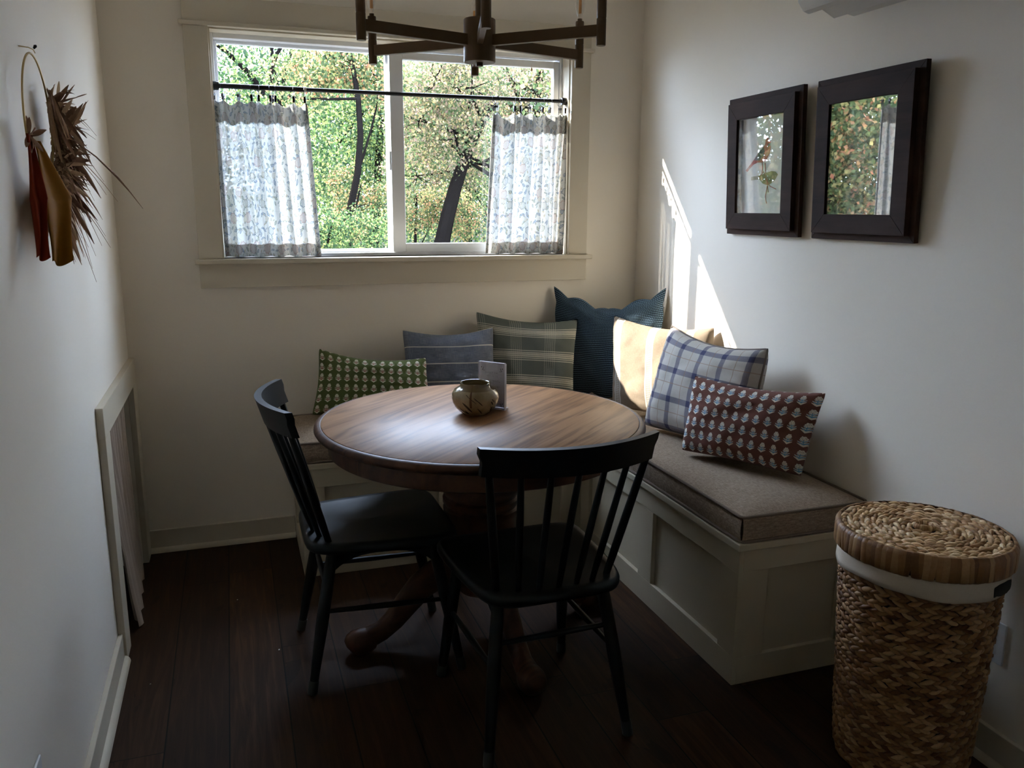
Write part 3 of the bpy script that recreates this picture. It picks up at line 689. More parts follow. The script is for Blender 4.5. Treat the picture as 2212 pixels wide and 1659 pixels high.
# ------------------------------------------------------------------ spindle-back chairs
def chair(label):
    t = empty('dining_chair', (0, 0, 0), label, 'chair', 'spindle back dining chairs')
    def hw(y):                                             # half width of the seat along its depth
        return .205+(y+.225)/.45*.030
    out = []
    n = 72
    for k in range(n):
        a = 2*PI*k/n; cx, sy = math.cos(a), math.sin(a); e = .36 if sy < 0 else .27
        px = abs(cx)**e*(1 if cx > 0 else -1); py = abs(sy)**e*(1 if sy > 0 else -1); y = py*.228; out.append((px*hw(y)*(1.0-.05*(py < 0)*abs(py)), y))
    m = MB(); vs = []; fs = []
    rings = [(.0, 0), (.25, 0), (.5, 0), (.72, 0), (.88, 0), (.95, 0), (.985, -.004), (1.0, -.012), (1.0, -.022), (.985, -.031), (.90, -.036), (.4, -.038), (0, -.038)]
    for s, dz in rings:
        for x, y in out:
            X, Y = x*s, y*s; dip = -.012*math.exp(-((abs(X)-.085)/.09)**2)*math.exp(-((Y+.02)/.15)**2) if dz == 0 and s < .9 else 0
            vs.append((X, Y, .462+dz+dip))
    nr = len(rings); fs = [(i*n+k, i*n+(k+1) % n, (i+1)*n+(k+1) % n, (i+1)*n+k) for i in range(nr-1) for k in range(n)]
    m.add(vs, fs); m.build('seat', M_CHAIR, t, sharp=70)
    N = 26
    def crest(a, b, s):                                    # bent top rail
        hx = .238 if b > .5 else .230; x = (2*a-1)*hx; z = .802+.075*b; y = -.322+.070*(x/.235)**2-(z-.84)*.30
        return V(x, y+s*.0105, z)
    m = MB(); m.grid(lambda a, b: crest(a, b, 1), N, 4).grid(lambda a, b: crest(a, b, -1), N, 4)
    for b in (0, 1): m.grid(lambda a, s: crest(a, b, 2*s-1), N, 1)
    for a in (0, 1): m.grid(lambda b, s: crest(a, b, 2*s-1), 4, 1)
    m.build('crest_rail', M_CHAIR, t, sharp=40)
    for k in range(7):
        f = (k-3)/3; p0 = V(f*.158, -.198+.038*f*f, .455); xt = f*.212; p1 = V(xt, -.322+.070*(xt/.235)**2+.008, .812)
        m = MB(); rr = [.0075, .0095, .0098, .0090, .0080] if abs(f) < .99 else [.0095, .0115, .0118, .0110, .0095]
        m.tube([p0.lerp(p1, q) for q in (0, .2, .45, .75, 1)], rr, 10); m.build('spindle', M_CHAIR, t)
    J = {}
    for sx in (-1, 1):
        for sy in (-1, 1):
            top = V(sx*(.150 if sy < 0 else .165), sy*.150, .430); foot = V(sx*.204, sy*.232, .0); J[sx, sy] = (top, foot)
            m = MB(); m.tube([top.lerp(foot, q) for q in (0, .12, .45, .55, .985)], [.0150, .0175, .0190, .0185, .0120], 14); lg = m.build('leg', M_CHAIR, t)
            m = MB(); m.tube([top.lerp(foot, q) for q in (.905, .93, .99, 1)], [.0148, .0152, .0152, .0140], 14); m.build('foot_cap', M_CAP, lg)
    at = lambda sx, sy, z: J[sx, sy][0].lerp(J[sx, sy][1], (.430-z)/.430)
    def stick(a, b, r=.0085):
        m = MB(); m.tube([a.lerp(b, q) for q in (0, .3, .5, .7, 1)], [r*.8, r, r*1.12, r, r*.8], 10); m.build('stretcher', M_CHAIR, t)
    for sx in (-1, 1): stick(at(sx, -1, .245), at(sx, 1, .235))
    stick(at(-1, -1, .312), at(1, -1, .312))
    for sx in (-1, 1):                                     # arched rail under the seat side
        a, b = at(sx, -1, .41), at(sx, 1, .41); m = MB(); M = 14
        def pt(q, lo, s):
            x = a.x+(b.x-a.x)*q; y = a.y+(b.y-a.y)*q; d = .018+.050*abs(2*q-1)**3
            return V(x+s*.009, y, .428-d*(1-lo))
        m.grid(lambda q, l: pt(q, l, 1), M, 1).grid(lambda q, l: pt(q, l, -1), M, 1).grid(lambda q, s: pt(q, 0, 2*s-1), M, 1).grid(lambda q, s: pt(q, 1, 2*s-1), M, 1)
        m.build('seat_rail', M_CHAIR, t, sharp=40)
    return t
c1 = chair('dark ink blue spindle back chair nearest the camera with its back turned')
c2 = copy_tree(c1); c2['label'] = 'dark ink blue spindle back chair at the left of the table facing right'
c1.location = (1.167, -1.520, 0); c1.rotation_euler = (0, 0, math.radians(1.5))
c2.location = (.797, -1.073, 0); c2.rotation_euler = (0, 0, -PI/2)

# ------------------------------------------------------------------ on the table
def m_vase():
    g = G('stoneware_glaze', .14, .6); x, y, z = g.obj(); n = g.noise(g.vec(x, y, z), 30, 4)
    th = g.m('ARCTAN2', y, x); lf = g.noise(g.vec(th*2.2+z*28, z*9.0, .0), 1.6, 2)
    c = g.ramp(n, [(.3, (.22, .155, .075)), (.7, (.36, .28, .155))])
    neck = z > .086; drip = ((th+2.05).ab() < (.05-(z-.05).ab()*.3))*(z > .035)
    br = (lf > .60)*(z < .078)*(z > .012)
    c = g.mix(br*.9, c, (.020, .011, .007)); c = g.mix(drip*.9, c, (.09, .035, .012)); c = g.mix(neck*.85, c, (.115, .070, .014))
    g.base(c); g.set(Coat_Weight=.6, Coat_Roughness=.06); return g.mat
def vase():
    x, y = 1.150, -1.020
    t = MB(); pr = [(.0, .002), (.036, .0), (.041, .001), (.0435, .004), (.055, .012), (.0675, .026), (.0755, .043), (.0785, .058), (.0765, .071), (.069, .083), (.0575, .0905), (.0515, .0945), (.0495, .099), (.0505, .104), (.0500, .1065), (.0465, .106), (.0445, .101), (.045, .093), (.060, .084), (.070, .064), (.066, .040), (.045, .014), (.0, .010)]
    t.lathe((x, y, .760), pr, 64)
    o = t.build('vase', m_vase(), None, off=(x, y, .760), sharp=80); o.location = (x, y, .760)
    tag(o, 'squat glazed stoneware pot with dark brown brushed leaves on the table', 'pot')
vase()
def sign():
    a = V(1.188, -.932, .76); b = V(1.254, -1.006, .76); ux = (b-a).normalized(); nz = V(ux.y, -ux.x, 0)
    if nz.y > 0: nz = -nz
    L = (b-a).length; Hh = .157
    t = empty('sign_holder', (1.22, -.965, .76), 'small clear acrylic stand with a printed white card behind the pot', 'sign')
    M = Matrix((ux, -nz, V(0, 0, 1))).transposed().to_4x4(); M.translation = a
    MB().box((0, 0, 0), (L, .0022, Hh), M).box((0, .0105, 0), (L, .0127, Hh), M).build('front_sheet', M_ACRYL, t)
    MB().box((-.004, -.001, 0), (L+.004, .022, .006), M).box((L, 0, .006), (L+.0025, .0125, Hh), M).box((-.0025, 0, .006), (0, .0125, Hh), M).box((0, 0, Hh), (L, .0125, Hh+.0025), M).build('edge', plain('acrylic_edge', (.62, .62, .70), .15, .6), t)
    card = MB().box((.002, .004, .008), (L-.002, .0052, Hh-.002), M).build('card', plain('card_paper', (.88, .86, .90), .5, .3), t)
    tx = MB(); rng = random.Random(5)
    def word_line(zc, x0, x1, h, mi):
        x = x0
        while x < x1:                                      # a word of small letter strokes
            for _ in range(rng.randint(2, 7)):
                if x > x1: break
                k = rng.randint(0, 3); wd = h*.62
                tx.box((x, .0036, zc-h*.5), (x+h*.14, .0040, zc+h*(.5 if k < 2 else .15)), M, mi)
                if k != 1: tx.box((x, .0036, zc+h*.1), (x+wd*.7, .0040, zc+h*.24), M, mi)
                if k == 2: tx.box((x+wd*.6, .0036, zc-h*.5), (x+wd*.6+h*.13, .0040, zc+h*.15), M, mi)
                if k == 3: tx.box((x, .0036, zc-h*.5), (x+wd*.7, .0040, zc-h*.36), M, mi)
                x += wd+h*.2
            x += h*.55
    word_line(.124, .026, .076, .0062, 1); word_line(.113, .032, .070, .0062, 1)
    for z, x0, x1 in ((.098, .022, .078), (.0945-.0005, .016, .082), (.089, .040, .058), (.078, .018, .082), (.074, .026, .074), (.065, .022, .080), (.055, .016, .082), (.051, .022, .080), (.047, .03, .078), (.036, .018, .082), (.032, .028, .07), (.028, .016, .082), (.018, .024, .08)): word_line(z, x0, x1, .0021, 0)
    for cx, cz, s in ((.012, .136, 1), (.088, .136, -1), (.088, .016, -1), (.012, .016, 1)):   # corner sprigs
        for dx, dz, r in ((-.003, .004, .0016), (.004, .0, .0013), (.001, -.004, .0013), (.006, -.006, .0012), (.005, .004, .001)):
            tx.box((cx+s*dx-r, .0036, cz+dz-r), (cx+s*dx+r, .0040, cz+dz+r), M, 0)
        tx.box((cx-.0004, .0036, cz-.008), (cx+.0004, .0039, cz+.003), M, 1)
    tx.build('lettering', [plain('print_black', (.06, .055, .07), .6, .2), plain('print_grey', (.40, .39, .42), .6, .2)], card)
sign()

# ------------------------------------------------------------------ chandelier
def chandelier():
    cx, cy = 1.155, -1.061
    t = empty('chandelier', (cx, cy, H), 'six armed bronze chandelier hanging above the table', 'chandelier')
    MB().lathe((cx, cy, 0), [(.0, 1.852), (.046, 1.852), (.0475, 1.854), (.0475, 1.971), (.046, 1.973), (.0, 1.973)], 40).build('hub', M_BRONZE, t, sharp=40)
    MB().lathe((cx, cy, 0), [(.0, 1.8415), (.0105, 1.8415), (.0105, 1.853), (.0, 1.853)], 20).build('finial', M_BRONZE, t, sharp=40)
    MB().lathe((cx, cy, 0), [(.0, 1.972), (.0125, 1.972), (.0125, 2.42), (.0, 2.42)], 20).build('stem', M_BRONZE, t, sharp=40)
    MB().lathe((cx, cy, 0), [(.0, 2.412), (.065, 2.412), (.068, 2.416), (.068, 2.4395), (.0, 2.4395)], 40).build('canopy', M_BRONZE, t, sharp=40)
    R = .382; za = 1.912
    for k in range(6):
        a = math.radians(-104+60*k); d = V(math.cos(a), math.sin(a), 0); c = V(cx, cy, 0); p = c+d*R
        M = Matrix.Rotation(a, 4, 'Z'); M.translation = c
        arm = MB().box((.045, -.0085, za-.0155), (R-.008, .0085, za+.0155), M).build('arm', M_BRONZE, t, bevel=.0012)
        MB().lathe((p.x, p.y, 0), [(.0, za-.040), (.0125, za-.040), (.0135, za-.038), (.0135, za+.030), (.0128, za+.031), (.0128, za+.033), (.0135, za+.034), (.0135, za+.100), (.0128, za+.102), (.0, za+.102)], 20).build('candle_tube', M_BRONZE, arm, sharp=40)
        MB().lathe((p.x, p.y, 0), [(.0, za+.102), (.0075, za+.102), (.0075, za+.110), (.0, za+.110)], 16).build('socket', M_BRONZE, arm, sharp=40)
        bl = MB().lathe((p.x, p.y, za+.110), [(.007, 0), (.0085, .008), (.0135, .024), (.0165, .042), (.0155, .060), (.0105, .080), (.0045, .096), (.0015, .101), (.0, .102)], 24).build('bulb', M_BULB, arm)
        f = MB()
        for q in range(4):
            an = q*PI/2; f.tube([(p.x+.0035*math.cos(an), p.y+.0035*math.sin(an), za+.126), (p.x+.0035*math.cos(an), p.y+.0035*math.sin(an), za+.168)], .0013, 6)
        g = plain('filament', (.75, .33, .05), .5, .3) if 'filament' not in bpy.data.materials else bpy.data.materials['filament']
        f.build('filament_rod', g, arm)
chandelier()

# ------------------------------------------------------------------ cafe rod, rings, curtains
RY = .030
rod = empty('curtain_rod', (1.135, RY, 1.893), 'slim black tension rod across the lower window', 'rod')
MB().tube([(.390, RY, 1.890), (.742, RY, 1.8915)], .0098, 16).build('outer_tube', M_BLACK, rod)
MB().tube([(.742, RY, 1.8915), (1.880, RY, 1.896)], .0082, 16).build('inner_tube', M_BLACK, rod)
MB().tube([(.735, RY, 1.8915), (.745, RY, 1.8915)], .0112, 16).build('collar', M_PLASTIC, rod)
for x0, x1, z in ((.3835, .411, 1.890), (1.859, 1.8865, 1.896)): MB().tube([(x0, RY, z), (x0+(x1-x0)*.2, RY, z), (x0+(x1-x0)*.8, RY, z), (x1, RY, z)], [.0165, .0175, .0165, .015] if x0 < 1 else [.015, .0165, .0175, .0165], 20).build('end_cap', M_BLACK, rod)
CLIPS = {'left': [460.5, 481, 515, 542.5, 557.5, 584, 594, 634, 658], 'right': [1067, 1074, 1111.6, 1125, 1145, 1172, 1187.6, 1210, 1222]}
ring0 = None
def curtain(side, xs, xb0, xb1, zb, label):
    global ring0
    rng = random.Random(3 if side == 'left' else 8); xs = sorted(xs); n = len(xs); zt = 1.838
    x0, x1 = xs[0]-.004, xs[-1]+.008; cloth = 1.75*(xb1-xb0)
    ys = [RY+rng.uniform(-.007, .007) for _ in xs]; drop = [rng.uniform(.004, .012)+.30*max(0, (b-a)-.03) for a, b in zip(xs[:-1], xs[1:])]
    amp = [rng.choice((-1, 1))*rng.uniform(.010, .022) for _ in xs]
    def top(a):
        x = x0+(x1-x0)*a
        for k in range(n-1):
            if xs[k] <= x <= xs[k+1]:
                q = (x-xs[k])/(xs[k+1]-xs[k]); s = math.sin(PI*q)
                return x, ys[k]*(1-q)+ys[k+1]*q+amp[k]*s, zt-drop[k]*s**1.5
        k = 0 if x < xs[0] else n-1
        return x, ys[k], zt-abs(x-xs[k])*.3
    nf = 6.5 if side == 'left' else 5.5; ph = rng.uniform(0, 6)
    def pos(a, b, o=0.0):                                  # b: 1 top, 0 bottom
        tx, ty, tz = top(a); bx = xb0+(xb1-xb0)*a; k = b**3
        x = tx*b+bx*(1-b); fold = .015*math.sin(a*2*PI*nf+ph+.8*math.sin(a*9))+.006*math.sin(a*2*PI*2.3*nf+1)
        y = RY+(ty-RY)*k+fold*(1-k*.75)+.004*mnoise.noise(V(a*8, b*3, 1)); z = zb+(tz-zb)*b+.003*math.sin(a*31)*(1-b)
        return V(min(max(x, .3855), 1.8845), y-o, z)
    t = empty('cafe_curtain', ((x0+x1)/2, RY, zb), label, 'curtain', 'floral cafe curtains')
    hh = zt-zb; uvf = lambda a, b: (a*cloth, b*hh)
    MB().grid(pos, 150, 60, uvf).build('panel', M_FLORAL, t, sharp=180)
    hb, hd = .052/hh, .080/hh
    MB().grid(lambda a, b: pos(a, b*hb, .0022), 150, 5, lambda a, b: (a*cloth+.03, b*.052+.013)).build('hem', M_FLORAL, t, sharp=180)
    MB().grid(lambda a, b: pos(a, 1-hd*(1-b), .0022), 150, 8, lambda a, b: (a*cloth+.05, b*.08+.031)).build('header', M_FLORAL, t, sharp=180)
    for e0, e1 in ((0, .045), (.955, 1)): MB().grid(lambda a, b: pos(e0+(e1-e0)*a, b, .0026), 8, 50, lambda a, b: (a*.02+.013, b*hh+.05)).build('side_hem', M_FLORAL, t, sharp=180)
    for k, x in enumerate(xs):
        zr = 1.890+(x-.39)/1.49*.006; an = rng.uniform(-.9, .9)
        if ring0 is None:
            r = empty('curtain_ring', (0, 0, 0), '', 'curtain ring'); ring0 = r
            MB().ring((0, 0, -.0065), (0, 1, 0), (0, 0, 1), .0158, .0011, 24, 6).ring((0, 0, -.0262), (1, 0, 0), (0, 0, 1), .0035, .0008, 12, 6).build('hoop', M_STEEL, r)
            m = MB(); m.box((-.0045, -.0045, -.052), (.0045, -.0030, -.036)).box((-.0045, .0030, -.052), (.0045, .0045, -.036)).tube([(-.005, 0, -.034), (.005, 0, -.034)], .0042, 8); m.box((-.0045, -.0068, -.038), (.0045, -.0030, -.028)).box((-.0045, .0030, -.038), (.0045, .0068, -.028)); m.build('clip', M_BLACK, r)
        else: r = copy_tree(ring0)
        r.location = (x, RY, zr); r.rotation_euler = (0, 0, an)
        r['label'] = ORD[k]+' curtain ring with black clip from the left on the '+side+' curtain'; r['group'] = 'clip rings on the curtain rod'
ORD = ['first', 'second', 'third', 'fourth', 'fifth', 'sixth', 'seventh', 'eighth', 'ninth']
curtain('left', [ray(u, 200, RY)[0] for u in CLIPS['left']], .393, .778, 1.2245, 'left floral cafe curtain, wider, clipped to the rod over the left pane')
curtain('right', [ray(u, 225, RY)[0] for u in CLIPS['right']], 1.508, 1.872, 1.2245, 'right floral cafe curtain, narrower, clipped to the rod over the right pane')
orn = empty('window_ornament', (1.732, .078, 2.035), 'tiny tan teardrop ornament hanging on the top of the right sash', 'ornament')
MB().lathe((1.732, .0745, 2.031), [(.0, -.008), (.004, -.007), (.0052, -.002), (.003, .005), (.0, .009)], 12).build('drop', plain('tan_wood', (.42, .30, .20), .6), orn)
MB().tube([(1.732, .0775, 2.039), (1.732, .0790, 2.052)], .0006, 5).build('thread', M_LINER, orn)

# ------------------------------------------------------------------ linen curtain in the left wall opening
def linen():
    t = empty('cupboard_curtain', (0.0, -.47, 0), 'gathered flax linen curtain in the low opening of the left wall', 'curtain')
    y0, y1 = -.800, -.22; b0, b1 = -.700, -.26
    def pos(a, b):
        y = (b0+(b1-b0)*a)*(1-b)+(y0+(y1-y0)*a)*b; k = (1-b)**.7
        x = -.010+(.046)*(1-b)**1.3*(1.0-.75*a)+k*.013*math.sin(a*2*PI*3.5+.5*math.sin(a*7))+(.2+.8*b)*.006*math.sin(a*2*PI*15+2*a)+.004*mnoise.noise(V(a*6, b*4, 0))
        y += k*.010*math.sin(a*2*PI*3.5+1.2); z = .006+.724*b
        return V(x, y, z)
    MB().grid(pos, 170, 60, lambda a, b: (a*1.1, b*.74)).build('panel', M_LINEN, t, sharp=180)
    MB().grid(lambda a, b: V(-.010+.008*math.sin(a*2*PI*17+.7*math.sin(a*11)), y0+(y1-y0)*a, .712+.026*b+.003*math.sin(a*70)), 200, 4, lambda a, b: (a*1.1, b*.03)).build('heading', M_LINEN, t, sharp=180)
    MB().tube([(-.016, -.8055, .722), (-.016, -.1175, .722)], .006, 10).build('rod', M_PLASTIC, t)
linen()

# ------------------------------------------------------------------ dried wreath on the left wall
def wreath():
    hk = MB(); hk.tube([(.0006, -1.402, 1.768), (.020, -1.402, 1.7660), (.029, -1.402, 1.762), (.032, -1.402, 1.7545)], .0011, 8); k0 = len(hk.f); hk.tube([(.030, -1.402, 1.764), (.034, -1.402, 1.770), (.036, -1.402, 1.772)], [.002, .0038, .0012], 10); hk.mi[k0:] = [1]*(len(hk.f)-k0)
    tag(hk.build('wall_hook', [M_BRASS, M_BLACK]), 'small hook in the left wall holding the hoop', 'hook')
    c = V(.024, -1.402, 1.610); R = .143
    t = empty('wreath', (.024, -1.402, 1.610), 'brass hoop wreath with dried grasses and rust and mustard ribbons on the left wall', 'wreath')
    MB().ring(c, (0, 1, 0), (0, 0, 1), R, .0022, 72, 8).build('hoop', M_BRASS, t)
    rng = random.Random(12); m = MB(); st = MB()
    def strip(p, d, L, wd, droop, tw, mm):
        d = Vector(d).normalized(); s = d.cross(V(rng.uniform(-1, 1), rng.uniform(-1, 1), rng.uniform(-1, 1))).normalized(); P = []; n = 7
        for k in range(n+1):
            q = k/n; o = p+d*(L*q)+V(0, 0, -droop*q*q); ws = wd*(math.sin(PI*(.10+.88*q))**.8)*.5; s2 = Matrix.Rotation(tw*q, 3, d) @ s
            P.append((o-s2*ws, o+d.cross(s2)*ws*.5, o+s2*ws))
        vs = [V(max(q.x, .004), q.y, q.z) for tri in P for q in tri]
        mm.add(vs, [(3*k+j, 3*k+j+1, 3*k+j+4, 3*k+j+3) for k in range(n) for j in (0, 1)])
    for k in range(430):                                   # leaves fanning out of the right and lower arc
        a = math.radians(rng.uniform(-100, 24)); p = c+V(rng.uniform(-.004, .03), math.cos(a)*R, math.sin(a)*R)
        o = rng.uniform(-1.5, 1.5); out = V(rng.uniform(-.1, .9), math.cos(a+o), math.sin(a+o)-.10)
        strip(p, out, rng.uniform(.035, .105), rng.uniform(.004, .016), rng.uniform(-.02, .06), rng.uniform(-3.5, 3.5), m)
    for k in range(34):                                    # up along the right of the hoop
        a = math.radians(rng.uniform(5, 38)); p = c+V(rng.uniform(0, .012), math.cos(a)*R, math.sin(a)*R)
        strip(p, V(rng.uniform(0, .3), rng.uniform(-.3, .35), rng.uniform(-1, -.2)), rng.uniform(.06, .12), rng.uniform(.006, .014), .01, rng.uniform(-2, 2), m)
    for k in range(46):                                    # below
        a = math.radians(rng.uniform(-125, -60)); p = c+V(rng.uniform(0, .02), math.cos(a)*R, math.sin(a)*R)
        strip(p, V(rng.uniform(0, .3), rng.uniform(-.25, .35), -1), rng.uniform(.08, .19), rng.uniform(.004, .011), .0, rng.uniform(-3, 3), m)
    for k in range(10): strip(c+V(.006, -R*.99+rng.uniform(-.012, .012), -.040), V(rng.uniform(-.1, .3), rng.uniform(-.3, .3), rng.uniform(-1, 1)), .04, .012, 0, 1, m)
    for k in range(26):
        a = math.radians(rng.uniform(-90, 20)); p = c+V(.012, math.cos(a)*R, math.sin(a)*R); d = V(rng.uniform(.1, .6), math.cos(a+rng.uniform(-.4, .5)), math.sin(a)+rng.uniform(-.3, .3)).normalized(); L = rng.uniform(.10, .22)
        st.tube([V(max(q.x, .004), q.y, q.z) for q in [p+d*(L*s)+V(0, 0, -.09*s*s*L*4) for s in (0, .25, .5, .75, 1)]], [.0014, .0012, .001, .0008, .0004], 5)
    d = V(.45, 1, -.35).normalized(); p = c+V(.05, R*.8, -.03)
    st.tube([p+d*(.30*s)+V(0, 0, -.07*s*s) for s in (0, .3, .6, .8, 1)], [.0014, .0018, .0030, .0016, .0005], 6)
    tag(m.build('dried_leaves', M_STRAW, t, sharp=60), kind='stuff'); tag(st.build('dried_stems', M_STRAW, t), kind='stuff')
    def ribbon(name, mt, rows, ph):                        # rows of (left x, y, right x, y, z) from the knot down
        def pos(a, b):
            f = b*(len(rows)-1); i = min(int(f), len(rows)-2); q = f-i; q = q*q*(3-2*q) if len(rows) > 2 else q
            r = [p*(1-q)+r_*q for p, r_ in zip(rows[i], rows[i+1])]
            x = r[0]+(r[2]-r[0])*a; y = r[1]+(r[3]-r[1])*a; k = .011*math.sin(a*PI*2.2+ph)*(.3+.7*b)
            return V(x+k*.55+.002*math.sin(b*9+a*4), y-k*.8, r[4]+.007*math.sin(a*PI*2+ph)*b)
        return MB().grid(pos, 18, 28, lambda a, b: (a*.1, b*.3)).build(name, mt, t, sharp=180, solid=.0014)
    ribbon('ribbon', M_REDR, [(.026, -1.562, .034, -1.535, 1.572), (.024, -1.575, .048, -1.550, 1.440), (.027, -1.605, .050, -1.600, 1.318)], .3)['label'] = 'rust red ribbon'
    ribbon('ribbon', M_MUST, [(.034, -1.540, .044, -1.515, 1.560), (.044, -1.540, .074, -1.425, 1.440), (.050, -1.590, .084, -1.545, 1.305)], 1.1)['label'] = 'mustard yellow ribbon'
wreath()

# ------------------------------------------------------------------ framed prints
def picture(label, yf, yn, art):
    """hangs on the right wall, top leaning out a little; local x runs from the far edge to the near edge"""
    w = yf-yn; h = .487; t = empty('picture_frame', (W-.002, (yf+yn)/2, 1.337), label, 'picture', 'framed prints on the right wall')
    o = V(W-.003, yf, 1.337); ux = V(0, -1, 0); uz = V(-.042, 0, 1).normalized(); un = ux.cross(uz); un = un if un.x < 0 else -un
    M = Matrix.Rotation(math.radians(-1.05 if art else 0), 4, 'Z') @ Matrix((ux, un, uz)).transposed().to_4x4(); M.translation = o
    def mitre(m, x0, z0, x1, z1, wd, d0, d1):
        O = [(x0, z0), (x1, z0), (x1, z1), (x0, z1)]; I = [(x0+wd, z0+wd), (x1-wd, z0+wd), (x1-wd, z1-wd), (x0+wd, z1-wd)]
        for k in range(4):
            q = (k+1) % 4; vs = [M @ V(p[0], d, p[1]) for d in (d0, d1) for p in (O[k], O[q], I[q], I[k])]
            m.add(vs, [(0, 1, 2, 3), (7, 6, 5, 4), (0, 4, 5, 1), (1, 5, 6, 2), (2, 6, 7, 3), (3, 7, 4, 0)], False)
    m = MB(); mitre(m, 0, 0, w, h, .03, .002, .018); m.build('outer_frame', M_FRAME, t, bevel=.001)
    m = MB(); mitre(m, .020, .020, w-.020, h-.020, .058, .006, .036); m.build('inner_frame', M_FRAME, t, bevel=.001)
    MB().box((.03, .004, .03), (w-.03, .008, h-.03), M).build('print', plain('print_paper' if art else 'print_toned', (.66, .64, .57) if art else (.13, .13, .12), .7, .2), t)
    MB().box((.074, .0285, .074), (w-.074, .0305, h-.074), M).build('glass', M_PRINTGLASS if art else M_PICGLASS, t)
    if art:
        def blob(pts, mt, nm, d=.0086):
            n = len(pts); vs = [M @ V(p[0], d-.0004, p[1]) for p in pts]+[M @ V(p[0], d+.0003, p[1]) for p in pts]
            return (vs, [tuple(range(n))[::-1], tuple(range(n, 2*n))]+[(i, (i+1) % n, n+(i+1) % n, n+i) for i in range(n)])
        def shape(cx, cz, pts, sc=1): return [(cx+x*sc, cz+z*sc) for x, z in pts]
        red = plain('ink_red', (.36, .045, .035), .7, .1); slate = plain('ink_slate', (.06, .05, .06), .7, .1); ol = plain('ink_olive', (.20, .17, .07), .7, .1)
        a = MB()
        B = [(-.085, -.055), (-.050, -.018), (-.030, .008), (-.008, .030), (.004, .044), (.006, .060), (.004, .082), (.012, .074), (.022, .062), (.030, .052), (.026, .046), (.030, .030), (.026, .008), (.014, -.016), (-.006, -.028), (-.028, -.026), (-.050, -.034), (-.078, -.062)]
        MX = lambda P: [(x*1.30, z*.85) for x, z in P]
        a.add(*blob(shape(.213, .277, MX(B)), red, ''), False, None, 0)
        a.add(*blob(shape(.213, .277, MX([(-.045, -.016), (-.025, .012), (-.004, .034), (.004, .016), (-.004, -.006), (-.020, -.018)])), slate, '', .0092), False, None, 1)
        a.add(*blob(shape(.213, .277, MX([(.018, .044), (.030, .050), (.026, .036), (.018, .032)])), slate, '', .0092), False, None, 1)
        F = [(-.066, .008), (-.030, .010), (-.006, .016), (.020, .022), (.036, .020), (.048, .010), (.042, .002), (.030, -.012), (.008, -.022), (-.014, -.016), (-.030, -.002), (-.066, -.004)]
        a.add(*blob(shape(.232, .198, [(x*1.4, z*1.1) for x, z in F]), ol, ''), False, None, 2)
        for p in ([(.205, .255), (.208, .232), (.205, .218)], [(.222, .252), (.228, .216)], [(.185, .200), (.215, .222), (.238, .196), (.246, .150)], [(.228, .198), (.258, .170), (.292, .160)], [(.240, .172), (.230, .136), (.238, .112)]):
            a.tube([M @ V(x, .0092, z) for x, z in p], .0012, 6)
        a.build('bird_painting', [red, slate, ol], t)
    return t
picture('left dark wood frame with a red bird print, nearer the window', -.790, -1.224, True)
picture('right dark wood frame whose glass mirrors the trees, nearer the camera', -1.283, -1.719, False)

# ------------------------------------------------------------------ split air conditioner
def aircon():
    y0, y1 = -1.372, -2.180; t = empty('air_conditioner', (W, (y0+y1)/2, 1.995), 'white wall mounted air conditioner at the top of the right wall', 'air conditioner')
    pr = [(0, .290), (.195, .290), (.212, .275), (.214, .080), (.205, .030), (.185, .006), (.165, .000), (.150, .012), (.095, .045), (.085, .020), (.0, .006)]
    m = MB(); n = len(pr); vs = [V(W-.001-p, y, 1.992+z) for y in (y0, y1) for p, z in pr]
    m.add(vs, [(i, (i+1) % n, n+(i+1) % n, n+i) for i in range(n)]+[tuple(range(n)), tuple(range(n, 2*n))[::-1]], False); m.build('casing', M_PLASTIC, t, bevel=.004)
    MB().box((W-.148, y0-.03, 2.008), (W-.094, y1+.03, 2.030)).build('air_outlet', M_DARK, t)
    Mx = Matrix.Translation((W-.150, 0, 2.004)) @ Matrix.Rotation(math.radians(25), 4, 'Y'); MB().box((0, y0-.035, -.002), (.055, y1+.035, .002), Mx).build('louver', M_PLASTIC, t, bevel=.001)
aircon()

# ------------------------------------------------------------------ outlets
def outlet(x, y, s, label):
    t = empty('wall_outlet', (x, y, .330), label, 'outlet')
    MB().box((x+s*.0005, y-.035, .273), (x+s*.006, y+.035, .387)).build('cover_plate', M_PLASTIC, t, bevel=.002)
    for z in (.305, .355):
        r = MB().lathe((0, 0, 0), [(.0, 0), (.015, 0), (.016, .001), (.016, .002), (.0, .002)], 20); M = Matrix.Translation((x+s*.006, y, z)) @ Matrix.Rotation(s*PI/2, 4, 'Y'); r.v = [tuple(M @ V(*q)) for q in r.v]
        q = r.build('receptacle', M_PLASTIC, t)
        MB().box((x+s*.0079, y-.007, z-.003), (x+s*.0084, y-.0055, z+.006)).box((x+s*.0079, y+.0055, z-.003), (x+s*.0084, y+.007, z+.006)).build('slot', M_DARK, q)
outlet(0, -1.976, 1, 'white electrical outlet low on the left wall, at the bottom edge')
outlet(W, -2.110, -1, 'white electrical outlet low on the right wall behind the hamper')

